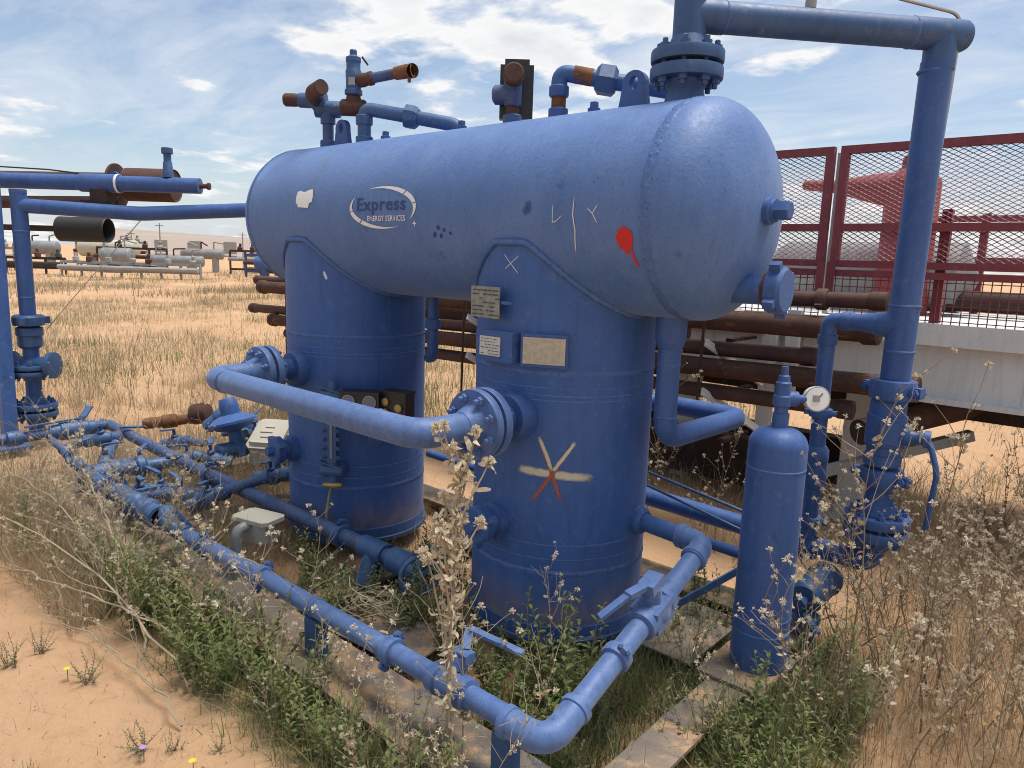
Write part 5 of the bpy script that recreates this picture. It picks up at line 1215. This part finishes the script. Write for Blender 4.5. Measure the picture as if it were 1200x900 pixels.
tallpale = [proto(weed(270 + i, h, 16, 9, .0036, .0115, 18, .12), {'stem': 'stempale', 'seed_heads': 'tuft_pale', 'dry_leaves': 'curl_pale'}) for i, h in enumerate((.62, .74, .52, .85))]
for k, (x, y, s_, lab) in enumerate([(-.62, -1.22, .95, 'pale seeded stalk left of the first pipe support'), (-.78, -1.26, .9, 'pale seeded stalk before the first pipe coupling'), (-.95, -1.20, 1.0, 'pale seeded stalk before the junction box'), (-.30, -1.24, .8, 'pale seeded stalk at the first pipe support'), (.06, -1.22, .8, 'pale seeded stalk before the second pipe coupling'), (.25, -1.25, .7, 'pale seeded stalk just left of the dead thistle'), (.66, -1.14, .75, 'pale seeded stalk just right of the dead thistle'), (.56, -.60, .7, 'pale seeded stalk inside the near elbow'), (1.08, -.30, .7, 'pale seeded stalk before the gas bottle'), (1.22, .08, 1.0, 'tall pale seeded stalk right beside the gas bottle'), (1.40, .02, 1.3, 'tallest pale seeded stalk before the riser valve'), (1.30, -.12, .8, 'pale seeded stalk nearest on the right'), (-1.6, -1.22, .9, 'pale seeded stalk at the far end of the front pipe'), (-2.2, -1.20, 1.0, 'pale seeded stalk before the open pipe end'), (1.62, .25, 1.3, 'tall pale seeded stalk near the right edge'), (1.78, .55, 1.3, 'farther tall pale seeded stalk near the right edge')]):
    plant_at(tallpale[k % 4], 'seeded_stalk', x, y, k * 1.9, s_, lab, 'weed', 'tall pale seeded stalks', (vr.gauss(0, .07), vr.gauss(0, .07)))
RG = 'dry weeds to the right of the gas bottle'; RLb = 'tall dry weed with small pale seed tufts right of the gas bottle'
near_ok = lambda x, y: (x - 1.99) ** 2 + (y + 2.53) ** 2 > 5.5
scatter(weeds, 24, (1.30, 2.15, -.05, .45), 'dry_weed', RLb, 'weed', RG, (.6, 1.0), .15, near_ok)
scatter(weeds, 26, (1.15, 1.62, .45, 1.05), 'dry_weed', [(1.32, 'dry seeded weed left of the riser valve foot'), (9, 'dry seeded weed right of the riser valve foot')], 'weed', 'dry weeds around the riser', (.7, 1.2), .15)
scatter(weeds, 26, (1.62, 2.3, .45, 1.3), 'dry_weed', 'dry seeded weed at the right edge beyond the riser', 'weed', 'dry weeds at the right edge', (.75, 1.3), .15)
scatter(weeds, 20, (1.1, 2.2, 1.05, 1.7), 'dry_weed', 'dry weed between the riser and the rusty pipe ends', 'weed', 'dry weeds before the trailer', (.6, 1.0), .15)
scatter(bare, 34, (1.15, 2.2, .0, 1.7), 'bare_weed', 'bare brown branching stalk among the seeded weeds on the right', 'weed', 'bare stalks on the right', (.6, 1.0), .18, near_ok)
scatter(weeds, 26, (.95, 2.6, 1.5, 3.6), 'dry_weed', 'dry weed growing under the white trailer edge at right', 'weed', 'dry weeds by the trailer', (.6, .95))
for x, y, s_, k in ((1.37, 0.0, 1.15, 3), (1.55, .30, 1.25, 0), (1.22, .28, .95, 1)):
    plant_at(weeds[k], 'dry_weed', x, y, k, s_, RLb, 'weed', RG, (.04, .06))
scatter(pale, 26, (-3.3, -1.9, -1.35, -1.06), 'dry_weed', [(-2.6, 'straw weed in front of the left stub valve'), (9, 'straw weed in front of the open pipe end')], 'weed', 'straw weeds before the left stub', (.5, .8), .25)
scatter(bare, 26, (-3.4, -2.1, -1.75, -1.2), 'bare_weed', [(-2.8, 'bare brown weed stalk at the left picture edge'), (9, 'bare brown weed stalk before the open coupling line')], 'weed', 'bare stalks left of the skid', (.5, .95), .15)
scatter(bare, 55, (-7.5, -3.2, -1.1, 2.4), 'bare_weed', [(-5.2, 'bare brown stalk on open sand behind the valve post'), (-4.2, 'bare brown stalk on open sand right of the valve post'), (9, 'bare brown stalk behind the diaphragm regulator')], 'weed', 'bare stalks beyond the left pipes', (.7, 1.15), .12)
scatter(pale, 44, (-2.6, -.6, -1.45, -1.17), 'dry_weed', [(-2.0, 'straw coloured weed leaning by the open pipe end'), (-1.4, 'straw coloured weed leaning over the far end of the front pipe'), (-1.0, 'straw coloured weed leaning before the junction box'), (9, 'straw coloured weed leaning left of the first pipe support')], 'weed', 'straw weeds along the front beam', (.6, 1.15), .32)
scatter(pale, 40, (-3.0, -1.55, -.95, -.05), 'dry_weed', [(-2.4, 'straw weed tangled around the loose fittings'), (9, 'straw weed tangled at the foot of the far leg')], 'weed', 'straw weeds among the left pipes', (.45, .8), .3)
scatter(weeds, 16, (-1.2, .3, .9, 1.5), 'dry_weed', 'dry weed seen in the gap between the two legs', 'weed', 'dry weeds between the legs', (.8, 1.15), .1)
scatter(pale, 26, (-.3, .85, -1.36, -1.17), 'dry_weed', 'short straw weed at the near skid corner', 'weed', 'straw weeds at the near corner', (.35, .8), .22)
scatter(greyg, 14, (.55, .95, -.70, .35), 'green_plant', 'low grey green plant on the ground inside the near corner', 'plant', 'grey green plants inside the near corner', (.6, 1.0))
for k, (x, y, s_) in enumerate([(.70, -.63, .42), (.80, -.80, .34), (.86, -.55, .35), (.50, -.55, .55)]):
    plant_at(pale[k % 4], 'dry_weed', x, y, k * 1.3, s_, 'short seeded weed inside the near elbow', 'weed', 'weeds inside the near elbow', (.2, .1))

GL = 'green plants in front of the skid'
scatter(green, 40, (-1.95, -.40, -1.40, -1.17), 'green_plant', [(-1.55, 'bushy green plant at the open pipe end of the front beam'), (-1.15, 'bushy green plant before the beam, left of the junction box'), (-.75, 'bushy green plant before the beam, below the junction box'), (9, 'bushy green plant before the beam, left of the first pipe support')], 'plant', GL, (.8, 1.45))
scatter(green + bright, 24, (-.4, .62, -1.36, -1.17), 'green_plant', [(-.1, 'leafy green plant before the beam by the first pipe support'), (.25, 'leafy green plant left of the tall dead thistle'), (9, 'leafy green plant at the foot of the tall dead thistle')], 'plant', 'green plants at the near beam end', (.8, 1.35))
scatter(green, 34, (-1.05, -.35, -.88, -.50), 'green_plant', [(-.8, 'green plant inside the skid behind the junction box'), (-.55, 'green plant inside the skid below the old pipe'), (9, 'green plant inside the skid around the handwheel')], 'plant', 'green plants inside the skid', (.7, 1.1))
scatter(green, 10, (-.85, -.40, -.32, .1), 'green_plant', 'dark green plant in the shade between the legs', 'plant', 'green plants between the legs', (.9, 1.35))
scatter(bright + green, 11, (-.40, .0, -.75, -.46), 'green_plant', 'green plant left of the near leg', 'plant', 'green plants left of the near leg', (.8, 1.2))
scatter(bright, 26, (.10, .76, -.82, -.44), 'green_plant', [(.32, 'upright light green plant close before the near leg'), (.55, 'upright light green plant between near leg and front valve'), (9, 'upright light green plant tucked inside the near elbow')], 'plant', 'upright green plants before the near leg', (.8, 1.35))
scatter(green + greyg + bright, 34, (1.06, 1.40, -.55, .45), 'green_plant', [(1.17, 'green plant beside the skid end below the gas bottle'), (9, 'green plant among dry weeds right of the gas bottle')], 'plant', 'green plants by the gas bottle', (.7, 1.35))
scatter(green, 10, (.5, .86, .15, .62), 'green_plant', 'green plant between near leg and gas bottle', 'plant', 'green plants behind the slanting pipe', (.7, 1.1))
scatter(greyg, 16, (-1.5, .6, -2.1, -1.45), 'sand_weed', 'small grey green weed on the bare sand at lower left', 'plant', 'small weeds on the sand', (.35, .75))
scatter(greyg + green, 16, (-3.2, -1.9, -1.5, -1.15), 'green_plant', 'green plant left of the open coupling line', 'plant', 'green plants left of the skid', (.6, 1.0))
scatter(greyg, 14, (1.3, 3.4, 2.6, 5.2), 'grey_green_bush', 'grey green bush on the sand beyond the trailer', 'plant', 'bushes beyond the trailer', (1.2, 2.4))

# arching dead stalks over the lower-left sand
for k, (a, b, c_) in enumerate([((-2.7, -1.75, .30), (-1.6, -1.45, .42), (-.55, -1.42, .02)), ((-2.9, -1.45, .42), (-1.9, -1.35, .40), (-.95, -1.40, .03)), ((-2.3, -1.75, .10), (-1.5, -1.55, .20), (-.75, -1.40, .16)),
                                ((-2.6, -1.2, .55), (-1.9, -1.22, .45), (-1.05, -1.38, .04)), ((-1.5, -1.62, .05), (-.9, -1.52, .10), (-.35, -1.55, .03)), ((-1.95, -1.3, .5), (-1.5, -1.3, .35), (-.9, -1.45, .0))]):
    p = Plant(900 + k); a, b, c_ = Vector(a), Vector(b), Vector(c_); path = [a * (1 - u) ** 2 + b * 2 * u * (1 - u) + c_ * u * u + Vector((p.r.gauss(0, .012), p.r.gauss(0, .012), p.r.gauss(0, .008))) for u in [i / 14 for i in range(15)]]
    p.stem('stem', path, .0022, .005, 5)
    for j in range(9):
        i = p.r.randint(1, 11); q_, dd = p.walk(path[i], ((a - c_).normalized() + Vector((p.r.gauss(0, .5), p.r.gauss(0, .5), p.r.uniform(.1, .7)))), p.r.uniform(.12, .4), 5, .15); p.stem('stem', q_, .0022, .001, 3); p.tuft(q_[-1], p.r.uniform(.006, .014), dd, 12)
    o = thing('dead_stalk', (0, 0, 0), 'long arching straw stalk sprawling over the sand at lower left', 'weed', 'sprawling dead stalks')
    for kk, mb in p.b.items():
        q_ = part(kk, mb, {'stem': 'stempale', 'seed_heads': 'tuft'}[kk], o, 0); q_['kind'] = 'stuff'
# tangle of dry vine inside the skid
p = Plant(77); mb = p.mb('stem')
for k in range(16):
    c0 = Vector((-.36 + p.r.gauss(0, .04), -.72 + p.r.gauss(0, .03), .16 + p.r.uniform(0, .05))); ra_ = p.r.uniform(.07, .15); n_ = Vector((p.r.gauss(0, .3), p.r.gauss(0, .3), 1)).normalized(); u_ = n_.orthogonal().normalized(); v_ = n_.cross(u_)
    a0 = p.r.uniform(0, 6.28); mb.tube([c0 + (u_ * math.cos(a0 + t_ * .5) * ra_ + v_ * math.sin(a0 + t_ * .5) * ra_ * .7) + Vector((p.r.gauss(0, .006), p.r.gauss(0, .006), p.r.gauss(0, .008))) for t_ in range(11)], .0022, 3, False)
tg = part('vine_tangle', mb, 'stempale', None, 0); tag(tg, 'coil of dry vine lying inside the skid beside the handwheel', 'vine', None, None)
# a few small flowers
fl_ = 0
for x, y, m_, lab in ((-.95, -1.72, 'yellow', 'small yellow flower on the bare sand far left'), (-.12, -1.62, 'yellow', 'yellow flower on the sand near the bottom edge'), (-.30, -1.70, 'purple', 'purple flower on the sand near the bottom edge'), (-1.55, -1.32, 'purple', 'purple flower in the green clump by the beam'),
                       (1.72, .42, 'yellow', 'yellow flower low among the right weeds'), (1.62, .40, 'yellow', 'leftmost yellow flower low among the right weeds'), (1.66, .62, 'yellow', 'farther yellow flower among the right weeds')):
    o = thing('wild_flower', (x, y, gh(x, y)), lab, 'flower', 'small wild flowers'); mb = MB()
    for k in range(9):
        a = 6.283 * k / 9; d = Vector((math.cos(a), math.sin(a), .35)); s_ = Vector((-math.sin(a), math.cos(a), 0)) * .004; c0 = Vector((x, y, gh(x, y) + .05)); mb.add([c0, c0 + d * .009 + s_, c0 + d * .014, c0 + d * .009 - s_], [(0, 1, 2, 3)])
    q_ = part('petals', mb, m_, o, 0); q_['kind'] = 'stuff'
    part('stalk', MB().tube([(x, y, gh(x, y) - .01), (x + .004, y, gh(x, y) + .05)], .0015, 4), 'leaf', o, 0)

# uncountable cover, joined
def blades(n, where, h, w, mat, name, label, cat, seed, lean=.5, seg=2, maxz=None):
    q = np.random.default_rng(seed); xy = where(q, n); n = len(xy); z = np.array([gh(a, b) for a, b in xy]) - .01
    ang = q.uniform(0, 2 * np.pi, n); hh_ = q.uniform(h[0], h[1], n) * q.uniform(.7, 1.1, n); le = np.abs(q.normal(0, lean, n)); la = q.uniform(0, 2 * np.pi, n)
    ww = q.uniform(w[0], w[1], n); V = np.zeros((n, (seg + 1) * 2, 3))
    for i in range(seg + 1):
        u = i / seg; wid = ww * (1 - .8 * u) / 2; off = hh_ * le * u ** 1.7
        cx0 = xy[:, 0] + np.cos(la) * off; cy0 = xy[:, 1] + np.sin(la) * off; cz = z + hh_ * u * (1 - .25 * le * u)
        V[:, 2 * i] = np.stack([cx0 - np.cos(ang) * wid, cy0 - np.sin(ang) * wid, cz], 1); V[:, 2 * i + 1] = np.stack([cx0 + np.cos(ang) * wid, cy0 + np.sin(ang) * wid, cz], 1)
    k = (seg + 1) * 2; base = (np.arange(n) * k)[:, None]; F = np.concatenate([base + np.array([2 * i, 2 * i + 1, 2 * i + 3, 2 * i + 2]) for i in range(seg)], 0)
    me = bpy.data.meshes.new(name); V = V.reshape(-1, 3); me.vertices.add(len(V)); me.vertices.foreach_set('co', V.ravel()); me.loops.add(F.size); me.loops.foreach_set('vertex_index', F.ravel().astype(np.int32))
    me.polygons.add(len(F)); me.polygons.foreach_set('loop_start', np.arange(0, F.size, 4, dtype=np.int32)); me.update(); me.validate(); me.materials.append(M[mat])
    o = bpy.data.objects.new(name, me); col.objects.link(o); return tag(o, label, cat, None, 'stuff')
def rect(x0, x1, y0, y1, clump=0):
    def f(q, n):
        if clump:
            c = np.stack([q.uniform(x0, x1, clump), q.uniform(y0, y1, clump)], 1); xy = c[q.integers(0, clump, n)] + q.normal(0, .07, (n, 2))
        else: xy = np.stack([q.uniform(x0, x1, n), q.uniform(y0, y1, n)], 1)
        return np.array([p_ for p_ in xy if clear_of(*p_)])
    return f
def field(r0, r1, clumps, sig):
    def f(q, n):
        rr = r0 + (r1 - r0) * q.random(clumps) ** 1.3; a = q.uniform(-1.35, 1.35, clumps); f2 = np.array([fw.x, fw.y]) / math.hypot(fw.x, fw.y); r2 = np.array([rt0.x, rt0.y])
        c = np.array([1.99, -2.53]) + rr[:, None] * (np.cos(a)[:, None] * f2 + np.sin(a)[:, None] * r2)
        keep = ~((c[:, 0] > -3.5) & (c[:, 0] < 3.6) & (c[:, 1] > -2.5) & (c[:, 1] < 4.2)); c = c[keep]
        dn0 = np.sin(c[:, 0] * .5 + 1) * np.sin(c[:, 1] * .43 + 2) + .5 * np.sin(c[:, 0] * 1.3 + c[:, 1] * .9); c = c[dn0 + q.uniform(-.6, .6, len(c)) > -.25]
        i = q.integers(0, len(c), n); return c[i] + q.normal(0, 1, (n, 2)) * sig
    return f
blades(180000, field(5.6, 42, 11000, .26), (.06, .30), (.004, .010), 'mixgrass', 'field_grass', 'dry straw grass covering the sandy field behind', 'grass', 1, .5)
blades(40000, field(7, 42, 2600, .22), (.08, .28), (.006, .014), 'fieldgreen', 'green_field_grass', 'green grass patches in the sandy field behind', 'grass', 2, .5)
blades(26000, field(26, 60, 1500, .5), (.12, .42), (.015, .04), 'mixgrass', 'far_grass', 'pale grass in front of the far yard', 'grass', 3, .5)
blades(5200, rect(-3.6, -1.3, -1.6, -1.14), (.10, .38), (.0018, .004), 'straw', 'dry_grass', 'thin dry grass left of the skid', 'grass', 4, .7, 3)
blades(11000, rect(-3.4, -1.3, -.92, .5), (.12, .40), (.0018, .004), 'straw', 'dry_grass', 'thin dry grass tangled among the left pipes', 'grass', 5, .8, 3)
blades(5000, rect(1.1, 2.3, -.1, 2.0), (.08, .40), (.0016, .0036), 'straw', 'dry_grass', 'thin dry grass among the weeds on the right', 'grass', 6, .8, 3)
blades(6500, rect(.32, .86, -.9, .45, 90), (.06, .20), (.003, .006), 'fieldgreen', 'ground_cover', 'low green ground cover inside the near skid corner', 'ground cover', 7, .6, 3)
blades(2600, rect(1.02, 1.38, -.5, .5, 40), (.06, .22), (.003, .006), 'fieldgreen', 'ground_cover', 'low green grass beside the gas bottle', 'ground cover', 8, .6, 3)
blades(3600, rect(-1.6, .85, -1.36, -1.16, 110), (.06, .24), (.0025, .005), 'fieldgreen', 'ground_cover', 'low grass along the front skid beam', 'ground cover', 9, .7, 3)
blades(3500, rect(-2.0, .1, -.9, .5), (.05, .22), (.002, .004), 'straw', 'dry_grass', 'dry grass inside the skid between beams', 'grass', 10, .9, 3)
blades(900, rect(-2.2, .9, -2.3, -1.3), (.02, .10), (.0015, .003), 'stem', 'twig_litter', 'fine twig litter on the bare sand', 'litter', 11, 1.6, 2)
blades(9000, rect(-7, -3.2, -1.6, 2.6, 220), (.10, .38), (.002, .005), 'straw', 'dry_grass', 'dry grass around the valve post', 'grass', 12, .6, 3)
blades(5000, rect(-3.0, 3.4, 1.3, 4.5, 160), (.08, .35), (.003, .007), 'mixgrass', 'dry_grass', 'rough grass under and beyond the trailer', 'grass', 13, .6, 2)

# pebbles and crust bits on the sand
q = np.random.default_rng(31); mb = MB()
for k in range(900):
    x, y = q.uniform(-3.2, 2.4), q.uniform(-2.4, -1.15) if k % 3 else q.uniform(-1.2, 1.6)
    if not clear_of(x, y): continue
    r_ = q.uniform(.002, .007) * (1.8 if k % 17 == 0 else 1); z = gh(x, y) + r_ * .2; h_ = r_ * q.uniform(.4, .8)
    P = [(x + r_ * math.cos(a) * q.uniform(.7, 1.2), y + r_ * math.sin(a) * q.uniform(.7, 1.2), z - r_ * .5) for a in (0, 1.26, 2.5, 3.8, 5.0)] + [(x + q.uniform(-.3, .3) * r_, y, z + h_)]
    mb.add(P, [(i, (i + 1) % 5, 5) for i in range(5)])
pb = part('pebbles', mb, 'dust_steel', None, 0); tag(pb, 'small pebbles and crust bits strewn on the sand', 'pebbles', None, 'stuff')
